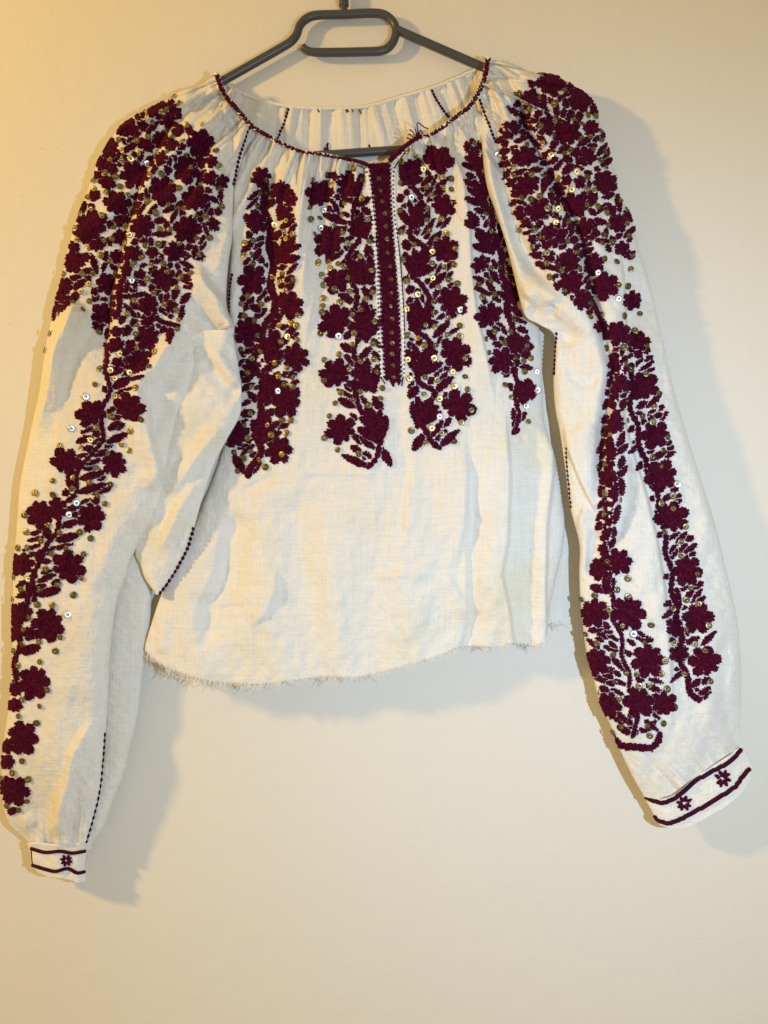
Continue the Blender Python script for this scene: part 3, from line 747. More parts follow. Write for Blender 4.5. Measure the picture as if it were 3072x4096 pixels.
# ------------------------------------------------------------------ embroidery
PITCH = 4.6
NB = [(a, b) for a in (-2, -1, 0, 1, 2) for b in (-2, -1, 0, 1, 2) if abs(a) + abs(b) < 3 and max(abs(a), abs(b)) < 2]
class Emb:
    def __init__(s, key, pitch=PITCH):
        s.piece, s.host, s.ang = HOST[key]; s.key = key; s.p = pitch
        s.c, s.s = math.cos(s.ang), math.sin(s.ang)
        s.owner = {}; s.motifs = []; s.clear = set(); s.parts = []
    def cells(s, u0, v0, u1, v1):
        """grid cells whose centre is inside a box, as (i, j, u, v)"""
        cx = [(u * s.c + v * s.s, -u * s.s + v * s.c) for u in (u0, u1) for v in (v0, v1)]
        i0, i1 = int(min(a for a, b in cx) // s.p), int(max(a for a, b in cx) // s.p) + 1
        j0, j1 = int(min(b for a, b in cx) // s.p), int(max(b for a, b in cx) // s.p) + 1
        I, J = np.meshgrid(np.arange(i0, i1 + 1), np.arange(j0, j1 + 1), indexing='ij')
        I = I.ravel(); J = J.ravel()
        return I, J, *s.pos(I, J)
    def pos(s, I, J):
        a = (np.asarray(I) + .5) * s.p; b = (np.asarray(J) + .5) * s.p
        return a * s.c - b * s.s, a * s.s + b * s.c
    def put(s, kind, I, J, mask, gap=1.0):
        idx = len(s.motifs); mine = []
        for i, j in zip(I[mask], J[mask]):
            if (i, j) in s.owner or (i, j) in s.clear: continue
            nb = [s.owner.get(k) for k in ((i + 1, j), (i - 1, j), (i, j + 1), (i, j - 1))]
            if gap and any(n is not None and n != idx for n in nb) and rng.rand() < gap: continue
            s.owner[(i, j)] = idx; mine.append((i, j))
        s.motifs.append((kind, mine))
        return len(mine)
    def flower(s, x, y, r, ang=None, lobes=None, sq=None):
        I, J, u, v = s.cells(x - 1.2 * r, y - 1.2 * r, x + 1.2 * r, y + 1.2 * r)
        a = rng.uniform(0, 6.28) if ang is None else ang
        k = lobes or (5 if r < 30 else rng.choice([6, 7, 7]))
        q = rng.uniform(0.82, 1.0) if sq is None else sq
        dx, dy = u - x, v - y
        ex = dx * math.cos(a) + dy * math.sin(a); ey = (-dx * math.sin(a) + dy * math.cos(a)) / q
        R = np.hypot(ex, ey); ph = np.arctan2(ey, ex)
        lim = r * (0.50 + 0.57 * np.abs(np.cos(k * ph / 2)) ** 0.42) * (0.97 + 0.17 * np.cos(ph) - 0.10 * np.cos(2 * ph) + 0.05 * np.sin(2 * ph + a)) + 2.2 * np.sin(R * 0 + ph * max(6, round(r * 6.28 / 13)) + a * 3)
        s.put('embroidered_flower', I, J, R < lim)
    def cluster(s, x, y, r, ang):
        I, J, u, v = s.cells(x - 1.5 * r, y - 1.5 * r, x + 1.5 * r, y + 1.5 * r)
        mask = np.zeros(len(u), bool)
        for da, off, ln_, w in ((0, -1.0, 2.2, .80), (.75, -.75, 1.5, .55), (-.75, -.75, 1.5, .55), (.62, -.1, 1.15, .42), (-.62, -.1, 1.15, .42)):
            a = ang + da + rng.normal(0, .08)
            bx, by = x + off * r * math.cos(ang), y + off * r * math.sin(ang)
            L = ln_ * r * rng.uniform(.9, 1.1); tx, ty = math.cos(a), math.sin(a)
            al = ((u - bx) * tx + (v - by) * ty) / L; b = np.abs(-(u - bx) * ty + (v - by) * tx)
            mask |= (al > 0) & (al < 1) & (b < 0.5 * w * r * np.sin(np.pi * np.clip(al, 0, 1)) ** 0.55 + 2.0 * np.sin(al * L / 11 * 6.28))
        s.put('embroidered_leaf_cluster', I, J, mask)
    def leaf(s, x0, y0, x1, y1, w, strict=False):
        I, J, u, v = s.cells(min(x0, x1) - w, min(y0, y1) - w, max(x0, x1) + w, max(y0, y1) + w)
        L = math.hypot(x1 - x0, y1 - y0) + 1e-6; tx, ty = (x1 - x0) / L, (y1 - y0) / L
        a = ((u - x0) * tx + (v - y0) * ty) / L; b = np.abs(-(u - x0) * ty + (v - y0) * tx)
        lim = 0.58 * w * np.sin(np.pi * np.clip(a * 0.86 + 0.07, 0, 1)) ** 0.6 + 1.8 * np.sin(a * L / 11 * 6.28 + x0)
        mask = (a > -0.08) & (a < 1.08) & (b < lim)
        if strict:
            ok = np.array([not s.near(i, j) for i, j in zip(I[mask], J[mask])], bool)
            if ok.size == 0 or ok.mean() < 0.66: return 0
            k = np.where(mask)[0]; mask[k[~ok]] = False
        return s.put('embroidered_leaf', I, J, mask)
    def near(s, i, j):
        if (i, j) in s.clear: return True
        return any((i + a, j + b) in s.owner for a, b in NB)
    def stem(s, pts, w):
        p = np.asarray(pts, float)
        I, J, u, v = s.cells(p[:, 0].min() - w, p[:, 1].min() - w, p[:, 0].max() + w, p[:, 1].max() + w)
        c = arc_resample(curve(p, 6 * len(p)), max(12, int(np.linalg.norm(np.diff(p, axis=0), axis=1).sum() / 18)))
        t = np.gradient(c, axis=0); t /= np.linalg.norm(t, axis=1)[:, None] + 1e-9
        Ls = np.concatenate([[0], np.cumsum(np.linalg.norm(np.diff(c, axis=0), axis=1))])
        c = c + np.stack([-t[:, 1], t[:, 0]], 1) * (8.0 * np.sin(Ls / 24 + w))[:, None]
        sd, al = pdist(u, v, c)
        s.put('embroidered_stem', I, J, np.abs(sd) < w / 2 + 2.0 * np.sin(al * 300 + w), 0.3)
    def poly(s, kind, pts, gap=0.0):
        p = np.asarray(pts, float)
        I, J, u, v = s.cells(p[:, 0].min(), p[:, 1].min(), p[:, 0].max(), p[:, 1].max())
        s.put(kind, I, J, inpoly(u, v, p), gap)
    def free(s, x, y, rad=13.0):
        I, J, u, v = s.cells(x - rad, y - rad, x + rad, y + rad)
        m = np.hypot(u - x, v - y) < rad * rng.uniform(.8, 1.15)
        s.clear.update(zip(I[m].tolist(), J[m].tolist()))
    def fill(s, area, target, tries=2600, ang=-1.1, sd=0.7, pf=0.0, ln=(18, 46), wd=(16, 30)):
        p = np.asarray(area, float); lo, hi = p.min(0), p.max(0)
        I, J, u, v = s.cells(*lo, *hi); m = inpoly(u, v, p)
        tot = m.sum(); keys = list(zip(I[m].tolist(), J[m].tolist()))
        for k in range(tries):
            if k % 30 == 0 and sum(q in s.owner for q in keys) / tot > target: break
            q = keys[rng.randint(tot)]
            if q in s.owner or q in s.clear: continue
            x, y = s.pos(*q)
            if rng.rand() < pf: s.flower(x, y, rng.uniform(18, 30))
            else:
                a = rng.normal(ang, sd); l = rng.uniform(*ln) * (1 - 0.55 * k / tries)
                s.leaf(x - l * math.cos(a), y - l * math.sin(a), x + l * math.cos(a), y + l * math.sin(a), rng.uniform(*wd), True)
    def build(s):
        cells = [(k, c) for k, (_, cs) in enumerate(s.motifs) for c in cs]
        if not cells: return
        mid = np.array([k for k, c in cells]); I = np.array([c[0] for k, c in cells]); J = np.array([c[1] for k, c in cells])
        u, v = s.pos(I, J)
        n = len(u); r = np.random.RandomState(5)
        u = u + r.uniform(-.8, .8, n); v = v + r.uniform(-.8, .8, n)
        ok = s.piece.inside(u, v, -0.02)
        h = s.p * 0.74
        cor = []
        for a, b in ((-1, -1), (1, -1), (1, 1), (-1, 1)):
            uu = u + h * (a * s.c - b * s.s) + r.uniform(-.9, .9, n); vv = v + h * (a * s.s + b * s.c) + r.uniform(-.9, .9, n)
            cor.append(s.piece.point(uu, vv))
        cor = np.stack(cor, 1)                                   # n,4,3
        nr = np.cross(cor[:, 2] - cor[:, 0], cor[:, 3] - cor[:, 1]); ln = np.linalg.norm(nr, axis=1)
        nr = nr / (ln[:, None] + 1e-12); nr[nr[:, 1] > 0] *= -1
        ctr = cor.mean(1, keepdims=True)
        top = ctr + (cor - ctr) * 0.62 + nr[:, None] * (0.0019 + r.uniform(-.0006, .0008, n))[:, None, None]
        base = cor + nr[:, None] * 0.0001
        V = np.concatenate([base, top], 1)                       # n,8,3
        Fq = np.array([[0, 1, 5, 4], [1, 2, 6, 5], [2, 3, 7, 6], [3, 0, 4, 7], [4, 5, 6, 7]])
        good = ok & (ln > 1e-9)
        for k, (kind, cs) in enumerate(s.motifs):
            allsel = np.where((mid == k) & good)[0]
            cellmap = {(int(I[q]), int(J[q])): q for q in allsel}
            comps = []
            while cellmap:
                st_, q0 = cellmap.popitem(); comp = [q0]; todo = [st_]
                while todo:
                    ci, cj = todo.pop()
                    for a in (-1, 0, 1):
                        for b in (-1, 0, 1):
                            w_ = cellmap.pop((ci + a, cj + b), None)
                            if w_ is not None: comp.append(w_); todo.append((ci + a, cj + b))
                comps.append(comp)
            comps.sort(key=len, reverse=True)
            s.parts += [(kind, np.array(c)) for c in comps if len(c) >= 4]
        for kind, sel in s.parts:
            VV = V[sel].reshape(-1, 3); FF = (Fq[None] + 8 * np.arange(len(sel))[:, None, None]).reshape(-1, 4)
            link(kind, mesh_np(kind, VV, FF, True), WOOL, s.host)

def inpoly(u, v, p):
    ins = np.zeros(len(u), bool); j = len(p) - 1
    for i in range(len(p)):
        xi, yi, xj, yj = *p[i], *p[j]
        c = ((yi > v) != (yj > v)) & (u < (xj - xi) * (v - yi) / (yj - yi + 1e-12) + xi)
        ins ^= c; j = i
    return ins

# sequin positions read off the photograph: block, piece, points; g = gold catching the flash, coloured brighter, s = silver
SEQ = [
 ('Z1', 'ls', '1645,265 1280,452 1320,515 1490,445 1555,420 1385,575 985,785 1330,745 1530,665 1200,795 1020,915 1210,945 1560,920 880,1015 1020,1035 1120,1015g 1315,1065s 810,1190 940,1225 1360,1200 1485,1185 680,1265 995,1345 1600,1295 690,1375 830,1410 615,1470 1085,1450 1240,1355 1320,1520 655,1620 530,1675 1115,1635 785,1690 1580,1565 1425,1660 465,1845 920,1830 1045,1810 1120,1925g 1480,1855 1590,1855 490,1975 805,1990 900,1975 1060,2030 1305,2050 1460,2035 615,2085'),
 ('Z2', 'ls', '800,350 895,615 1085,600 850,800 720,745 880,965 945,1115 1250,915 1285,1100 1275,1360 1055,1320 805,1360 790,1610 870,1600 990,1705 1115,1700 1310,1590 1015,1965 1170,1960 800,2030'),
 ('Z3', 'ls', '765,370 870,440 545,590 320,590 675,580 940,570 620,710 525,800 430,935 630,920 540,1020 255,1060 155,1305 95,1505 745,1290 1255,390 1155,475 1370,480 1510,465 1135,675s 1320,660 1400,815 1170,915 1085,1070 1530,955 1195,1205 1180,1315 1410,1525 990,1545g 1185,1475 885,1745g 935,1840g 1115,1770g 1340,1705 745,1730 700,1915 585,2065s 945,2055 1180,1965'),
 ('Z4', 'ls', '660,560 770,1020 800,1140 780,1255 830,635 945,585 770,755 1040,355'),
 ('B', 'ls', '745,775 940,793 645,850 478,855s 870,870 605,930g 543,982 810,960 860,1000 718,1020 400,965 355,1200 640,1120 490,1180 598,1213 738,1225 490,1250 650,1300 237,1280 358,1293 515,1345s 465,1425s 700,1352 168,1428 325,1495 400,1545 535,1540 605,1580 178,1540 278,1597 445,1645 560,1685 185,1645 348,1685 125,1645 310,1785 543,1843 192,1850g 390,1885 268,1920 145,1920 490,1960 95,1840'),
 ('C', 'ls', '255,195 352,200 455,262s 195,280 160,360 405,412 265,442 150,460 375,503 95,500 270,575 125,600 320,762 152,823 268,868 127,935 247,980 152,1232 88,1310 192,1352 182,1498 130,1555 50,1530 15,1350 85,160 90,710'),
 ('E', 'body', '315,450 420,553g 480,530 465,590 480,630 515,605 365,380 365,305 330,380 295,640 250,655 285,715 245,720 290,765 460,825 445,868 518,858 480,910 400,845 265,948 340,995 230,990 245,1058 303,1083 440,1110 505,1095 535,1110 545,1050 317,1165 490,1170g 540,1190 450,1200 335,1255 230,1245 290,1292 415,1320 485,1345 265,1370 437,1390 520,1398 470,1437 515,1450 288,1450 435,1470s 280,1595 458,1635 505,1635 375,1660 245,1660 480,1705 265,1732 395,1715 280,1805 192,1812 247,1843 455,1823 328,1855 365,1893 210,1915'),
 ('Z5', 'body', '660,215 545,275 310,300 165,370 395,420 735,365 750,590 535,640 295,735s 505,780 660,805 815,840 235,820 135,840 125,700 405,920 260,945s 175,1015 515,1000 830,1100 720,1280 565,1120 225,1355 350,1340 460,1370 370,1425 525,1400 260,1505 860,1440 575,1535 290,1625 415,1670 600,1700 870,1710 795,1790 475,1835 280,1785 275,1880 270,1950 735,1915 630,1980 890,2060 935,150 945,350 960,500 985,620 1020,765 1033,920 1048,1070 1053,1235 1080,1395 1095,1555 1100,1715 1092,1875 1108,2030'),
 ('E', 'body', '665,1155 770,1170s 855,1150 845,1215 770,1270 690,1300 825,1350 890,1310 965,1295 960,1210 685,1415 980,1365 780,1480 888,1475 850,1520 750,1540 935,1550 1010,1455 1000,1515 718,1610 690,1732 762,1797 880,1820 1060,1150 1062,1210 1062,1268 1068,1330 1075,1393'),
 ('Z6', 'body', '495,75 395,15 325,145 580,240g 305,410 825,325 910,350 620,450 830,450 910,480 675,550 440,575s 910,635 630,705 300,735 620,845 795,835 320,990 655,970 865,1010 735,1070 470,1140 970,1185 685,1225g 345,1320 685,1370 840,1410 955,1380 690,1540g 890,1560 995,1610 380,1580 755,1650 515,1735g 710,1820 385,1915g 700,1955 1035,1925s 885,2015'),
 ('E', 'body', '1375,1068 1440,1110 1245,1110 1298,1115 1150,1165 1205,1180 1370,1165 1440,1170 1240,1220 1303,1220 1295,1292g 1150,1300g 1468,1293 1397,1365g 1245,1395 1465,1393 1310,1410 1158,1405g 1405,1447g 1480,1463 1240,1490 1325,1515g 1500,1577 1325,1613s 1445,1645 1282,1680g 1335,1705 1170,1690 1250,1757 1405,1752'),
 ('F', 'body', '125,495 185,855 215,945 210,1140 258,1130 290,1165 150,1225 210,1205 170,1290 230,1275 335,1410 230,1470 185,1510 315,1470 285,1530 200,1580 345,1610 420,1610 400,1545 450,1680s'),
 ('G', 'body', '55,80 110,40 170,100 75,160 315,190 235,195 275,205 280,265 345,262s 170,340 350,372s 285,460s 300,548 205,410'),
 ('Z7', 'rs', '805,150 485,395 550,370 770,430 1065,340 945,510 660,565 960,700 790,765 1185,690 1285,750 1440,650 940,880 1375,885 1505,935 1260,910 610,995 815,970 285,1115g 905,1125g 1065,1095 1145,1055 1410,1045 1550,1080 470,1250 470,1360 685,1350 810,1370 1210,1320g 1005,1385 1505,1180 1565,1260 1345,1385 1155,1530g 900,1545 1345,1530 1430,1540 555,1630 670,1650 780,1610 1335,1715 1470,1735 870,1750 995,1760g 975,1930g 1115,1920 1235,1930 1580,1810 1600,1960 550,2005 710,2010 1540,2070 1500,830 1350,640'),
 ('Z8', 'rs', '330,750 245,865 1370,585 1085,720 1380,735 1070,820 1190,815 775,930 660,805 415,1060 585,1150 800,1130 410,940 1105,1010 1245,1045 455,1225 1035,1175s 1440,970 1415,1130 1260,1325 1385,1335 630,1390 1265,1490s 930,1540 930,1705 1085,1675 1335,1695 1525,1670 1470,1870 1330,2070 1610,2060 1280,310 1365,420'),
 ('G', 'rs', '750,130 850,220 880,250 965,278 1038,385 1015,463 950,515 1005,550 1090,635 1065,710 1005,750 1055,800 1140,900s 1120,968 1055,1010 1120,1040 1190,1140 1075,1170 1162,1225 1170,1305 1258,1408 1220,1485 1195,1555 1265,1578 690,805 740,790 735,955 820,990 735,1070 750,1340 865,1435 802,1500 865,1537 680,1530 608,1553 760,1610 855,430 860,540 770,620'),
 ('H', 'rs', '535,520 600,580 755,470 935,463 825,518s 895,572 700,645 1020,685 780,760 850,770 995,765 925,838 860,840 1033,860 590,880 735,915 1085,970 758,1090 912,1085 1010,1072 695,1125 925,1148 1290,465 1070,360 1205,580 1270,620 1080,575 1140,765 1300,812 1150,490'),
]
seq = []
for b, key, txt in SEQ:
    for w in txt.split():
        tag = w[-1] if w[-1] in 'gs' else ''
        x, y = (w[:-1] if tag else w).split(',')
        p = src(b, [(float(x), float(y))])[0]
        if any(abs(p[0] - q[1]) < 13 and abs(p[1] - q[2]) < 13 for q in seq): continue
        seq.append((key, p[0], p[1], tag))

E_ = {k: Emb(k) for k in HOST}
PLK_L = src('E', [(905, 190), (935, 260), (962, 480), (978, 700), (992, 950), (1003, 1200), (1015, 1400)])
PLK_R = src('E', [(1058, 190), (1060, 300), (1066, 480), (1082, 700), (1104, 950), (1116, 1200), (1120, 1400)])
def in_placket(x, y):
    return PLK_L[0, 1] < y < PLK_L[-1, 1] and np.interp(y, PLK_L[:, 1], PLK_L[:, 0]) - 4 < x < np.interp(y, PLK_R[:, 1], PLK_R[:, 0]) + 4
for key, x, y, tag in seq:
    if not in_placket(x, y): E_[key].free(x, y, 10.5)

def C(key, b, txt, ang):
    for w in txt.split(';'):
        q = [float(x) for x in w.split()]
        p = src(b, [q[:2]])[0]; E_[key].cluster(p[0], p[1], q[2] / BLK[b][1], ang + rng.normal(0, .15))
def F(key, b, txt, g=1.0, ang=None):
    for w in txt.split(';'):
        q = [float(x) for x in w.split()]
        p = src(b, [q[:2]])[0]; E_[key].flower(p[0], p[1], g * q[2] / BLK[b][1], None if ang is None else ang + rng.normal(0, .35))
def Lf(key, b, txt):
    for w in txt.split(';'):
        q = [float(x) for x in w.split()]
        p = src(b, [q[:2], q[2:4]]); E_[key].leaf(*p[0], *p[1], q[4] / BLK[b][1])
def St(key, b, pts, w):
    E_[key].stem(src(b, pts), w / BLK[b][1])

# placket: toothed burgundy strip down the neck slit
teeth = []
ys = np.arange(PLK_L[0, 1] - 4, PLK_L[-1, 1] + 20, 1.0)
tooth = lambda y: 13 * (1 - ((y / 17.5) % 1.0))
lft = [(np.interp(y, PLK_L[:, 1], PLK_L[:, 0]) + 12 - tooth(y), y) for y in ys[::2]]
rgt = [(np.interp(y, PLK_R[:, 1], PLK_R[:, 0]) - 12 + tooth(y + 7), y) for y in ys[::2]]
PE = Emb('body', 4.6)
PE.poly('placket', lft + [tuple(p) for p in src('E', [(1020, 1418), (1045, 1405), (1070, 1450), (1082, 1415), (1100, 1440), (1112, 1410)])] + rgt[::-1])
PE.build()

# front panel, four stripes (left to right)
F('body', 'E', '335 285 52;455 365 62;300 540 64;500 400 45;300 860 82;490 1000 76;255 1140 86;520 1280 82;285 1340 46;490 1530 86;205 1720 76;430 1790 76')
C('body', 'E', '470 700 84;410 1230 94;395 1460 98;365 1690 86;460 480 56', -1.1)
St('body', 'E', [(345, 330), (370, 500), (395, 700), (400, 900), (415, 1050)], 40)
St('body', 'E', [(400, 1050), (340, 1180), (300, 1350), (350, 1430), (330, 1600), (310, 1690), (330, 1800), (270, 1940)], 34)
Lf('body', 'E', '360 1150 455 1040 40;330 1375 460 1290 34;280 1000 335 1030 36;320 1610 440 1575 34;190 1830 245 1920 42;270 1940 335 1870 26;420 420 470 500 30;330 690 300 740 30;300 1590 230 1600 40;420 1140 360 1190 30;290 700 350 760 36;450 590 400 640 30;250 1260 320 1220 30;270 1480 330 1540 30;240 1420 300 1380 30')
F('body', 'E', '665 388 80;725 650 86;765 865 74;755 1090 90;755 1380 86;785 1690 86', ang=-2.5)
C('body', 'E', '835 335 80;885 565 76;895 820 92;910 1105 100;920 1395 98;965 1675 104', -2.0)
St('body', 'E', [(870, 400), (855, 520), (890, 640), (835, 690), (795, 760), (830, 850), (870, 980), (860, 1060), (880, 1180), (850, 1290), (905, 1340), (850, 1470), (885, 1560), (965, 1650), (1000, 1780), (925, 1890)], 26)
Lf('body', 'E', '720 268 765 300 30;775 385 850 425 30;690 495 810 545 36;895 465 945 490 30;925 670 945 745 46;795 640 855 615 24;790 700 700 755 30;770 935 860 985 36;780 1215 855 1255 38;945 1230 885 1290 32;800 1440 865 1475 32;770 1515 850 1560 38;960 1505 1005 1575 44;890 1720 960 1785 38;795 1830 930 1890 36;1005 1790 1055 1880 42;975 1595 1015 1625 30;870 700 820 760 34;900 900 950 960 34;940 400 880 450 30;830 470 900 500 30;850 1130 800 1180 30;950 1000 900 1050 34')
F('body', 'E', '1310 200 80;1340 450 70;1350 700 82;1385 980 88;1405 1270 88;1425 1560 92', ang=-0.6)
C('body', 'E', '1160 270 84;1185 500 84;1205 770 92;1215 1060 96;1225 1310 96;1235 1590 96', -1.15)
St('body', 'E', [(1150, 300), (1220, 420), (1270, 500), (1160, 580), (1220, 660), (1265, 730), (1170, 830), (1240, 900), (1275, 960), (1180, 1100), (1250, 1190), (1290, 1250), (1190, 1370), (1250, 1440), (1290, 1490), (1190, 1610), (1260, 1710), (1325, 1785)], 28)
Lf('body', 'E', '1225 335 1285 285 30;1260 420 1355 345 36;1115 385 1100 425 36;1205 545 1280 500 30;1250 680 1330 595 36;1130 640 1155 690 42;1235 805 1285 755 28;1275 900 1355 820 36;1145 925 1180 895 38;1225 1105 1295 1040 30;1295 1170 1375 1090 36;1155 1205 1185 1245 38;1250 1365 1315 1310 30;1300 1475 1395 1395 36;1155 1505 1205 1450 44;1260 1640 1325 1590 30;1340 1640 1280 1720 32;1330 1775 1425 1690 36;1180 1795 1235 1715 44;1100 600 1130 560 30;1150 700 1120 740 30')
F('body', 'F', '205 1390 66;280 1620 72;350 1540 64;165 1120 46', ang=-2.6)
C('body', 'F', '130 585 60;150 760 66;195 1000 76;325 1270 66;120 900 46', -2.0)
F('body', 'G', '180 215 72;250 120 72;290 370 72')
St('body', 'F', [(105, 480), (135, 560), (150, 640), (190, 800), (240, 1000), (285, 1200), (310, 1400), (320, 1500)], 30)
St('body', 'G', [(210, 250), (240, 420), (235, 560), (232, 610)], 22)
Lf('body', 'F', '85 480 110 560 34;160 560 175 620 30;130 690 180 680 24;130 830 190 850 28;220 880 180 920 30;250 1050 290 1120 30')
Lf('body', 'G', '222 540 240 612 36;235 545 285 500 40;215 480 230 560 30;190 330 230 380 30')
K = dict(pf=0.0, sd=0.2, ln=(13, 40), wd=(13, 24))
E_['body'].fill(src('E', [(690, 330), (880, 290), (935, 480), (962, 700), (970, 1000), (985, 1350), (1000, 1580), (1035, 1700), (985, 1790), (920, 1870), (860, 1790), (800, 1500), (790, 1250), (765, 1000), (745, 800), (725, 600)]), 0.74, ang=0.8, **K)
E_['body'].fill(src('E', [(1110, 220), (1290, 180), (1355, 240), (1350, 420), (1365, 600), (1385, 800), (1395, 1000), (1405, 1200), (1405, 1400), (1390, 1660), (1320, 1775), (1250, 1710), (1185, 1640), (1160, 1400), (1145, 1100), (1135, 800), (1105, 500)]), 0.74, ang=-0.85, **K)
E_['body'].fill(src('E', [(300, 300), (480, 340), (515, 500), (525, 700), (515, 1000), (545, 1250), (525, 1500), (465, 1700), (440, 1800), (290, 1920), (205, 1850), (230, 1650), (230, 1300), (220, 1100), (250, 800), (275, 500)]), 0.68, ang=-0.7, **K)
E_['body'].fill(src('F', [(80, 470), (150, 490), (200, 700), (260, 900), (310, 1100), (350, 1300), (390, 1500), (350, 1640), (250, 1640), (190, 1400), (135, 1000), (95, 700)]), 0.70, ang=0.6, **K)
E_['body'].fill(src('G', [(150, 60), (300, 60), (330, 380), (280, 540), (225, 600), (205, 400), (120, 220)]), 0.66, ang=0.6, **K)
# left-hand sleeve
F('ls', 'Z1', '1080 650 112;1440 400 120;1300 470 80;1560 540 84;1250 600 62;1460 760 92;880 880 104;1180 1180 150;1310 850 82;800 1040 92;905 1120 62;830 1300 80;660 1830 168;950 1560 132;685 1460 62;1010 1720 90;1000 1950 80', 1.16)
F('ls', 'Z2', '1040 800 150;860 1130 146;580 1400 156;1000 1500 146;890 1830 150;350 1800 120;1200 1800 72;1310 1270 70;1180 1230 76;1050 1040 66;1200 1030 66;600 1010 66;750 440 76;680 560 84;800 660 64;700 850 70', 1.16)
F('ls', 'Z3', '420 440 112;720 240 84;960 370 76;580 380 50;840 690 112;690 790 46;780 1080 122;720 1200 70;340 720 92;280 850 66;440 260 60', 1.16)
F('ls', 'Z4', '760 340 116;870 380 54;480 320 64;260 350 84;160 540 64;330 600 60;600 660 140;500 560 54;450 950 112;440 1140 80;700 970 66;900 650 50;50 1290 58;180 1270 62;440 1350 132;50 1450 84;230 1440 62;330 1600 130;60 1660 62;1060 380 50', 1.16)
St('ls', 'Z3', [(1110, 300), (1040, 600), (990, 850), (940, 1100)], 60)
St('ls', 'Z4', [(0, 900), (180, 850), (350, 820), (460, 900), (520, 1060), (640, 1180), (780, 1230)], 50)
E_['ls'].fill(src('A', [(1180, 320), (1000, 400), (780, 530), (660, 740), (560, 1000), (470, 1280), (400, 1580), (420, 1700), (600, 1560), (640, 1800), (720, 1960), (900, 1990), (1150, 1880), (1230, 1700), (1300, 1400), (1450, 1150), (1500, 900), (1440, 700), (1300, 540), (1200, 480)]), 0.80, tries=4200, ln=(14, 40), wd=(14, 26))
Lf('ls', 'Z3', '240 900 190 1140 40')
F('ls', 'B', '610 765 94;850 720 98;430 1080 96;770 1080 84;265 1410 96;370 1385 70;610 1430 98;150 1765 84;445 1775 112;920 370 110')
St('ls', 'B', [(700, 300), (705, 420), (725, 560), (690, 720), (665, 850), (690, 950), (560, 1060), (520, 1180), (480, 1300), (400, 1400), (370, 1550), (330, 1620), (270, 1700), (230, 1850), (220, 1990)], 26)
Lf('ls', 'B', '715 945 835 890 46;720 860 790 810 40;540 1185 690 1140 44;530 1275 695 1225 46;400 1505 520 1465 40;385 1595 515 1560 48;255 1955 395 1920 50;720 490 850 420 60;755 580 860 520 52;620 870 660 900 40;450 1160 480 1260 40;300 1500 330 1590 44;190 1880 210 1960 40;560 980 640 1000 40;270 1660 260 1740 50')
F('ls', 'C', '330 320 112;130 270 84;110 380 60;230 700 116;115 760 52;100 870 50;140 1080 106;50 1130 50;50 1230 52;100 1420 98;40 1400 60;210 390 50')
St('ls', 'C', [(225, 0), (200, 120), (150, 250), (125, 450), (105, 650), (85, 760)], 30)
E_['ls'].fill(src('B', [(700, 300), (950, 250), (1000, 450), (880, 560), (860, 800), (800, 950), (760, 1100), (680, 1300), (600, 1450), (470, 1620), (430, 1800), (280, 1990), (130, 1990), (120, 1800), (230, 1600), (250, 1400), (420, 1250), (440, 1050), (580, 900), (600, 740), (690, 650)]), 0.60, ang=-0.35, **K)
Lf('ls', 'C', '140 510 262 480 54;250 140 390 100 56;60 1580 105 1550 40')
# right-hand sleeve
F('rs', 'Z7', '890 270 142;1240 430 132;660 430 112;1090 490 52;430 820 94;870 760 104;1100 860 150;310 930 38;590 1150 122;490 1050 52;1200 1090 62;1330 1150 112;640 1480 132;450 1450 54;510 1560 62;1110 1420 62;1260 1430 64;1540 1450 132;1000 1520 74;1180 1720 132;1290 1620 54;770 1780 132;560 1800 74;620 1930 54;1400 1640 84;1330 1980 104;900 2050 90;1400 780 84;1450 560 66;600 640 60', 1.16)
F('rs', 'Z8', '490 750 150;240 770 54;190 600 54;400 420 80;130 500 64;430 970 70;700 1020 112;560 1030 62;920 700 112;1260 600 104;960 1060 114;1300 870 74;720 1280 142;560 1320 54;850 1480 112;1090 1320 142;1450 1500 104;1270 1880 132;1060 1830 72;1500 2010 112;1390 470 70;1410 970 60;1170 420 64', 1.16)
St('rs', 'Z8', [(330, 1040), (480, 1120), (620, 1220), (760, 1400), (980, 1560), (1060, 1700), (1100, 1950)], 60)
E_['rs'].fill(src('F', [(290, 400), (370, 230), (470, 140), (580, 160), (740, 270), (800, 450), (870, 730), (960, 950), (900, 1080), (760, 1000), (740, 1250), (780, 1400), (640, 1300), (480, 1110), (390, 930), (320, 760), (280, 560)]), 0.80, tries=4200, ln=(14, 40), wd=(14, 26))
F('rs', 'G', '920 112 70;955 360 88;1030 622 88;1065 850 98;1110 1100 98;1195 1380 92;1255 1650 88;700 1375 64;805 1340 78;672 1620 84;872 1620 102;830 330 50;800 560 56;760 860 56')
for q in range(46):
    w_ = rng.rand(); E_['rs'].free(*(src('G', [(np.interp(w_, [0, .5, 1], [805, 770, 735]) + rng.uniform(-34, 34), 200 + 1050 * w_)])[0]), rng.uniform(4, 9))
St('rs', 'G', [(800, 180), (805, 330), (785, 500), (765, 650), (770, 850), (770, 1000), (735, 1200), (750, 1350), (755, 1500)], 46)
St('rs', 'G', [(895, 230), (885, 450), (925, 620), (965, 800), (1020, 950), (1060, 1150), (1100, 1350), (1130, 1560), (1130, 1640)], 28)
Lf('rs', 'G', '655 1480 745 1505 42;780 1430 760 1520 40')
F('rs', 'H', '922 672 108;600 680 88;682 950 84;865 930 94;1012 960 84;1212 425 90;1272 700 104;1090 470 58;1110 650 58')
St('rs', 'H', [(690, 250), (695, 380), (725, 470), (765, 650), (795, 800), (830, 950), (850, 1080), (830, 1150)], 24)
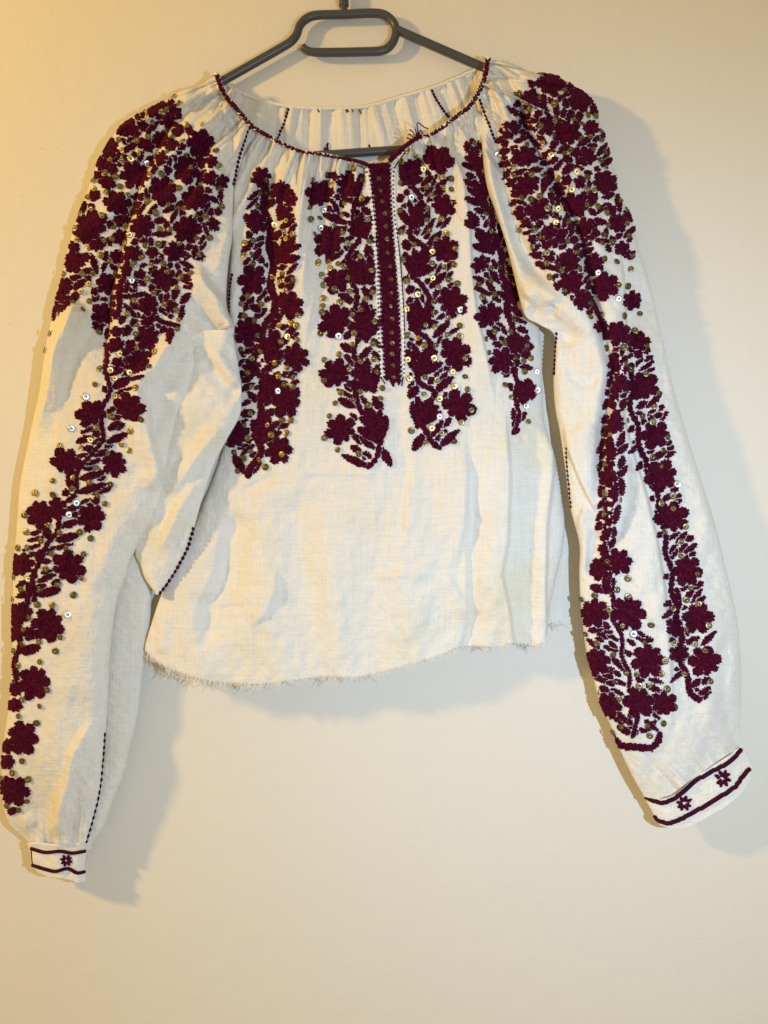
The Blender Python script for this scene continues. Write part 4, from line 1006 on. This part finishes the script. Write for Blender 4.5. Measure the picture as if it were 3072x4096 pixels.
St('rs', 'H', [(1090, 250), (1110, 480), (1125, 700), (1180, 860), (1230, 925)], 34)
St('rs', 'H', [(710, 1160), (770, 1210), (860, 1232), (950, 1200), (992, 1145)], 40)
E_['rs'].fill(src('G', [(770, 100), (860, 100), (850, 300), (835, 560), (835, 880), (795, 1120), (770, 1260), (710, 1250), (700, 1000), (715, 700), (745, 450)]), 0.80, ang=-1.2, **K)
E_['rs'].fill(src('G', [(690, 1250), (830, 1250), (870, 1440), (960, 1600), (960, 1680), (600, 1680), (640, 1500)]), 0.62, ang=0.5, **K)
E_['rs'].fill(src('G', [(880, 60), (970, 80), (1000, 300), (1080, 560), (1130, 820), (1190, 1080), (1250, 1350), (1300, 1620), (1100, 1640), (1080, 1350), (1010, 1000), (900, 700), (870, 400)]), 0.74, ang=-0.6, **K)
E_['rs'].fill(src('H', [(1040, 60), (1200, 60), (1250, 300), (1290, 450), (1340, 700), (1250, 900), (1150, 860), (1090, 750), (1060, 500), (1050, 250)]), 0.72, ang=-0.7, **K)
E_['rs'].fill(src('H', [(560, 330), (850, 300), (900, 560), (1000, 700), (960, 860), (1040, 950), (950, 1090), (830, 1150), (720, 1090), (640, 950), (580, 700)]), 0.64, ang=0.5, **K)
Lf('rs', 'H', '595 505 690 535 52;740 700 810 725 36;628 800 725 825 46;650 735 745 765 36;700 1030 825 1075 40;795 1135 855 1095 64;1225 925 1295 865 52;800 1040 860 960 40;900 1120 960 1060 36')
for k in E_: E_[k].build()

# white buttonhole scallops and dark backstitch beside the placket
for edge, sg, lead in ((PLK_L, -1, [(868, 222), (905, 240), (940, 300), (962, 480), (980, 700), (986, 1000), (996, 1350), (1022, 1432)]),
                       (PLK_R, 1, [(1135, 150), (1100, 200), (1072, 260), (1072, 450), (1108, 750), (1130, 1100), (1130, 1330), (1116, 1442)])):
    m = MB()
    for y in np.arange(PLK_L[0, 1] + 8, PLK_L[-1, 1] + 6, 17.5):
        x = np.interp(y, edge[:, 1], edge[:, 0]) + sg * 6
        q = np.stack([x + sg * np.linspace(-8, 9, 5), y + np.linspace(-1, 1, 5)], 1)
        m.tube(on(BODY, q, -0.0003), np.array([.8, 1, 1, .95, .6]) * 7.6 * PXM, 7)
    link('scalloped_trim', m.build('scalloped_trim'), WHITE_THREAD, front)
    m = MB(); m.tube(on(BODY, src('E', lead), 0.0009, 150), 2.4 * PXM, 5)
    link('backstitch_line', m.build('backstitch_line'), THREAD, front)

# seam stitching: rows of little dark knots
def knots(piece, b, pts, n, r, host, off=0.0012, jit=1.0, stretch=1.5):
    q = arc_resample(curve(src(b, pts), 60), n)
    t = np.gradient(q, axis=0); t /= np.linalg.norm(t, axis=1)[:, None]
    m = MB()
    for k in range(n):
        c = q[k] + rng.uniform(-jit, jit, 2)
        a = np.stack([c + t[k] * w * r * stretch * .6 + np.array([t[k][1], -t[k][0]]) * w * r * .35 for w in (-1, -.4, .4, 1)])
        m.tube(piece.point(a[:, 0], a[:, 1], off), np.array([.45, 1, .9, .35]) * r * PXM * rng.uniform(.85, 1.1), 6)
        if k < n - 1:
            a = np.stack([q[k], (q[k] + q[k + 1]) / 2, q[k + 1]]); m.tube(piece.point(a[:, 0], a[:, 1], off * .5), 1.3 * PXM, 4)
    link('seam_stitching', m.build('seam_stitching'), THREAD, host)
knots(LSLEEVE, 'Z2', [(1640, 640), (1585, 780), (1540, 930), (1505, 1060), (1480, 1190), (1455, 1310)], 14, 7.0, sleeve_a)
knots(BODY, 'Z4', [(1432, 600), (1415, 700), (1402, 830), (1395, 920), (1390, 1030)], 10, 6.0, front)
knots(GUSSET, 'B', [(1283, 1520), (1245, 1645), (1195, 1745), (1135, 1845), (1062, 1945)], 15, 7.8, gusset)
knots(LSLEEVE, 'C', [(698, 1060), (690, 1200), (668, 1400), (640, 1560), (605, 1680), (578, 1775)], 18, 5.5, sleeve_a, stretch=2.4)
knots(RSLEEVE, 'F', [(155, 262), (185, 340), (215, 420), (238, 480)], 12, 6.0, sleeve_b)
knots(RSLEEVE, 'F', [(556, 1480), (545, 1580), (540, 1690)], 10, 6.0, sleeve_b)
knots(RSLEEVE, 'G', [(452, 150), (447, 270)], 6, 6.0, sleeve_b)
knots(RSLEEVE, 'G', [(516, 700), (520, 800), (532, 920), (542, 1030)], 14, 5.0, sleeve_b)
knots(BACK, 'D', [(487, 605), (468, 670), (430, 765)], 9, 6.0, back)
knots(BACK, 'D', [(1285, 505), (1320, 570), (1372, 645)], 10, 6.0, back)
m = MB()
for p in src('D', [(805, 608), (812, 604), (840, 606), (878, 600), (882, 612), (650, 606)]): 
    a = np.stack([p, p + [4, 5], p + [5, 10]]); m.tube(BACK.point(a[:, 0], a[:, 1], .001), 2.4 * PXM, 5)
for st in ([(708, 790), (695, 850)], [(700, 800), (712, 840)], [(935, 800), (938, 835)], [(690, 815), (688, 850)]):
    q = arc_resample(src('D', st), 6); m.tube(BACK.point(q[:, 0], q[:, 1], .001), 3.6 * PXM, 5)
link('back_stitching', m.build('back_stitching'), WOOL, back)

# cuff stitching
def cuff_lines(piece, b, host, lines, flowers, r):
    m = MB()
    for ln in lines: m.tube(on(piece, src(b, ln), 0.0010, 60), r * PXM, 7)
    link('stitched_line', m.build('stitched_line'), THREAD, host)
    for x, y, rad in flowers:
        m = MB(); c = src(b, [(x, y)])[0]; R = rad / BLK[b][1]
        for k in range(8):
            a = k * math.pi / 4 + .3 + rng.normal(0, .12); p0 = c + R * .22 * np.array([math.cos(a), math.sin(a)]); p1 = c + R * .95 * np.array([math.cos(a), math.sin(a)])
            q = np.stack([p0 + (p1 - p0) * w for w in (0, .35, .7, 1)]) + rng.uniform(-1.2, 1.2, (1, 2))
            m.tube(piece.point(q[:, 0], q[:, 1], 0.0009), np.array([.5, 1, 1, .5]) * R * .23 * PXM, 6)
        link('stitched_flower', m.build('stitched_flower'), WOOL, host)
cuff_lines(LCUFF, 'C', cuff_a, [[(206, 1815), (300, 1840), (400, 1833), (480, 1845), (566, 1833)], [(214, 1925), (300, 1952), (370, 1966), (450, 1948), (510, 1976), (562, 1970)]], [(440, 1895, 42)], 6.8)
cuff_lines(RCUFF, 'H', cuff_b, [[(897, 1528), (1000, 1564), (1090, 1530), (1200, 1437), (1300, 1377), (1420, 1312), (1495, 1232)], [(948, 1650), (1000, 1684), (1080, 1682), (1200, 1622), (1330, 1547), (1450, 1470), (1500, 1402), (1545, 1355)]], [(1140, 1568, 50), (1380, 1415, 54)], 8.8)
m = MB(); m.tube(on(LCUFF, src('C', [(206, 1818), (210, 1870), (216, 1922)]), 0.0006, 12), 2.2 * PXM, 5)
link('edge_stitching', m.build('edge_stitching'), THREAD, cuff_a)

# frayed hem
def fringe(piece, pts, n, l0, l1, seed):
    r = np.random.RandomState(seed)
    q = arc_resample(curve(pts, 400), n); m = MB()
    dq = piece.depth(*piece.inv(q[:, 0], q[:, 1] - 4), q[:, 0], q[:, 1] - 4)
    for k in range(n):
        f = k / n; L = (l0 + (l1 - l0) * f) * np.exp(r.normal(0, .35))
        x, y = q[k] + r.uniform(-3, 3, 2)
        d = float(dq[k])
        lean = .15 + .45 * math.sin(k * .21 + 2 * math.sin(k * .083)) + r.normal(0, .3); curl = r.normal(0, .7); L = L * (1 + .4 * math.sin(k * .13 + 1.7 * math.sin(k * .047)))
        w = np.linspace(0, 1, 6)
        px = x + L * (lean * w + curl * w ** 3 * .8); py = y - 8 + (L + 8) * (w - .12 * np.abs(curl) * w ** 3)
        m.tube(at(px, py, d + .001 * np.sin(w * 3 + k)), np.linspace(1.05, .6, 6) * r.uniform(.7, 1.25) * PXM, 4)
    return m
m = fringe(BODY, hem, 760, 22, 11, 3)
link('frayed_hem', m.build('frayed_hem'), WHITE_THREAD, blouse, kind='stuff')
m = fringe(BACK, [(2180, 2486), (2215, 2490), (2250, 2494)], 26, 16, 22, 5)
link('back_frayed_hem', m.build('back_frayed_hem'), WHITE_THREAD, back, kind='stuff')

# ------------------------------------------------------------------ sequins
def sequin_mesh(name, mat):
    seg = 14
    prof = [(0.14, -.12), (0.36, .0), (0.58, .16), (0.66, .04), (0.86, .16), (1.0, .02), (0.95, -.10)]
    th = np.linspace(0, 2 * np.pi, seg, endpoint=False)
    V = np.concatenate([np.stack([r * np.cos(th), r * np.sin(th), 0 * th + h], 1) for r, h in prof])
    n = len(prof)
    i, j = np.meshgrid(np.arange(n - 1), np.arange(seg), indexing='ij')
    Fq = np.stack([i * seg + j, (i + 1) * seg + j, (i + 1) * seg + (j + 1) % seg, i * seg + (j + 1) % seg], -1).reshape(-1, 4)
    m = MB(); m.add(V, Fq); nd = len(Fq)
    p = np.stack([np.zeros(5), np.linspace(-.24, .24, 5), .04 + .22 * np.sin(np.linspace(0.2, np.pi - .2, 5))], 1)
    m.tube(p, np.array([.10, .15, .17, .15, .10]), 6)
    me = m.build(name); me.materials.append(mat); me.materials.append(BEAD)
    mi = np.zeros(len(me.polygons), np.int32); mi[nd:] = 1; me.polygons.foreach_set('material_index', mi)
    me.update()
    return me
SEQM = {'': sequin_mesh('sequin', GOLD), 'g': sequin_mesh('glint_sequin', GOLD_GLINT), 's': sequin_mesh('silver_sequin', SILVER)}
flash = np.array([0.34, -1.0, CAMZ - 0.02]); eye = np.array([0, -1.0, CAMZ])
placed = []
for key in HOST:
    lst = [q for q in seq if q[0] == key]
    P = HOST[key][0]
    u = np.array([q[1] for q in lst]); v = np.array([q[2] for q in lst])
    ins = P.inside(u, v, -0.04)
    pt = P.point(u, v); nr = P.normal(u, v, 7.0)
    for k, (kk, x, y, tag) in enumerate(lst):
        if not ins[k]: continue
        n = Vector(nr[k])
        tilt = Vector(rng.normal(0, .16, 3)); n = (n + tilt).normalized()
        if tag:
            h = Vector((flash - pt[k]) / np.linalg.norm(flash - pt[k]) + (eye - pt[k]) / np.linalg.norm(eye - pt[k])).normalized()
            n = (h + Vector(rng.normal(0, .05, 3))).normalized()
        if n.y > -0.15: n = Vector((n.x, -0.15, n.z)).normalized()
        sc = (12.8 if not tag else 14.0) * (0.8 if in_placket(x, y) else 1) * PXM * rng.uniform(.86, 1.12)
        rot = n.to_track_quat('Z', 'Y').to_matrix().to_4x4() @ Matrix.Rotation(rng.uniform(0, 6.28), 4, 'Z')
        M = Matrix.Translation(Vector(pt[k]) + Vector(nr[k]) * 0.0019) @ rot @ Matrix.Diagonal((sc, sc, sc, 1))
        placed.append((-float(nr[k][1]) * sc + (1 if tag else 0), key, tag, M))
placed.sort(key=lambda q: -q[0])
for w, key, tag, M in placed[:300]:
    o = bpy.data.objects.new('sequin', SEQM[tag]); COL.objects.link(o)
    o.parent = HOST[key][1]; o.matrix_basis = M
m = MB(); base = SEQM['']
bv = np.array([vx.co[:] for vx in base.vertices]); bf = [list(p.vertices) for p in base.polygons]
bf4 = np.array([f if len(f) == 4 else f + f[-1:] for f in bf]); bm_i = np.array([p.material_index for p in base.polygons])
mats = []
for w, key, tag, M in placed[300:]:
    A = np.array(M); m.add(bv @ A[:3, :3].T + A[:3, 3], bf4); mats.append(bm_i)
if mats:
    me = m.build('scattered_sequins'); me.materials.append(GOLD); me.materials.append(BEAD)
    me.polygons.foreach_set('material_index', np.concatenate(mats).astype(np.int32)); me.update()
    link('scattered_sequins', me, None, blouse, kind='stuff')
print('SEQUINS', len(placed), 'MOTIFS', {k: len(E_[k].motifs) for k in E_}, 'CELLS', {k: len(E_[k].owner) for k in E_})

# ------------------------------------------------------------------ hanger
hanger = empty('coat_hanger', tuple(at(1440, 640, 0.016)))
hanger['label'] = 'dark grey plastic coat hanger with open loop holding the blouse by its neck'
hanger['category'] = 'coat hanger'
HR, HD = 17.0 * PXM, 0.0118
def hb(name, pts, n=90, r=HR, d=HD, mat=GREY_PLASTIC, taper=None):
    q = arc_resample(curve(pts, 400), n)
    m = MB(); rr = np.full(n, r)
    if taper is not None: rr = rr * np.interp(np.linspace(0, 1, n), *taper)
    m.tube(at(q[:, 0], q[:, 1], d + 0 * q[:, 0]), rr, 16)
    return link(name, m.build(name), mat, hanger)
la = src('D', [(130, 445), (320, 338), (460, 258), (505, 228), (535, 190), (553, 140), (590, 103), (650, 84), (800, 80), (960, 73), (1025, 85), (1070, 125), (1084, 172), (1070, 228), (1035, 268), (990, 283), (900, 287), (750, 290), (650, 290), (605, 284), (578, 268), (568, 258)])
hb('loop_arm', np.concatenate([[(520, 545), (640, 472), (760, 398)], la]), 260, taper=([0, .95, 1], [1, 1, .85]))
hb('shoulder_arm', np.concatenate([src('D', [(1090, 165), (1200, 213), (1400, 300), (1570, 373)]), [(2100, 338), (2240, 398)]]), 120)
hb('trouser_bar', np.concatenate([[(520, 545), (505, 590), (540, 640), (640, 656)], src('D', [(300, 880), (690, 857), (900, 843), (1110, 829)]), [(2000, 576), (2250, 560), (2320, 520), (2300, 450), (2240, 398)]]), 200, d=0.0135)
x0 = 800 + 797 / 1.3825
hb('collar', [(x0 - 2, -60), (x0 - 2, -20), (x0 - 1, 24)], 14, r=20 * PXM, d=HD)
hb('hook_neck', [(x0 - 1, 20), (x0, 40), (x0, 58)], 14, r=15 * PXM, d=HD, taper=([0, .5, 1], [.95, .9, 1.4]))
th = np.linspace(0, 1.45 * np.pi, 40)
hook = np.stack([x0 - 2 + 70 * (1 - np.cos(th)) - 0, -130 - 70 * np.sin(th)], 1)
hb('hook', np.concatenate([[(x0 - 2, -50), (x0 - 2, -90)], hook]), 60, r=6.5 * PXM, d=HD, mat=DARK_METAL)
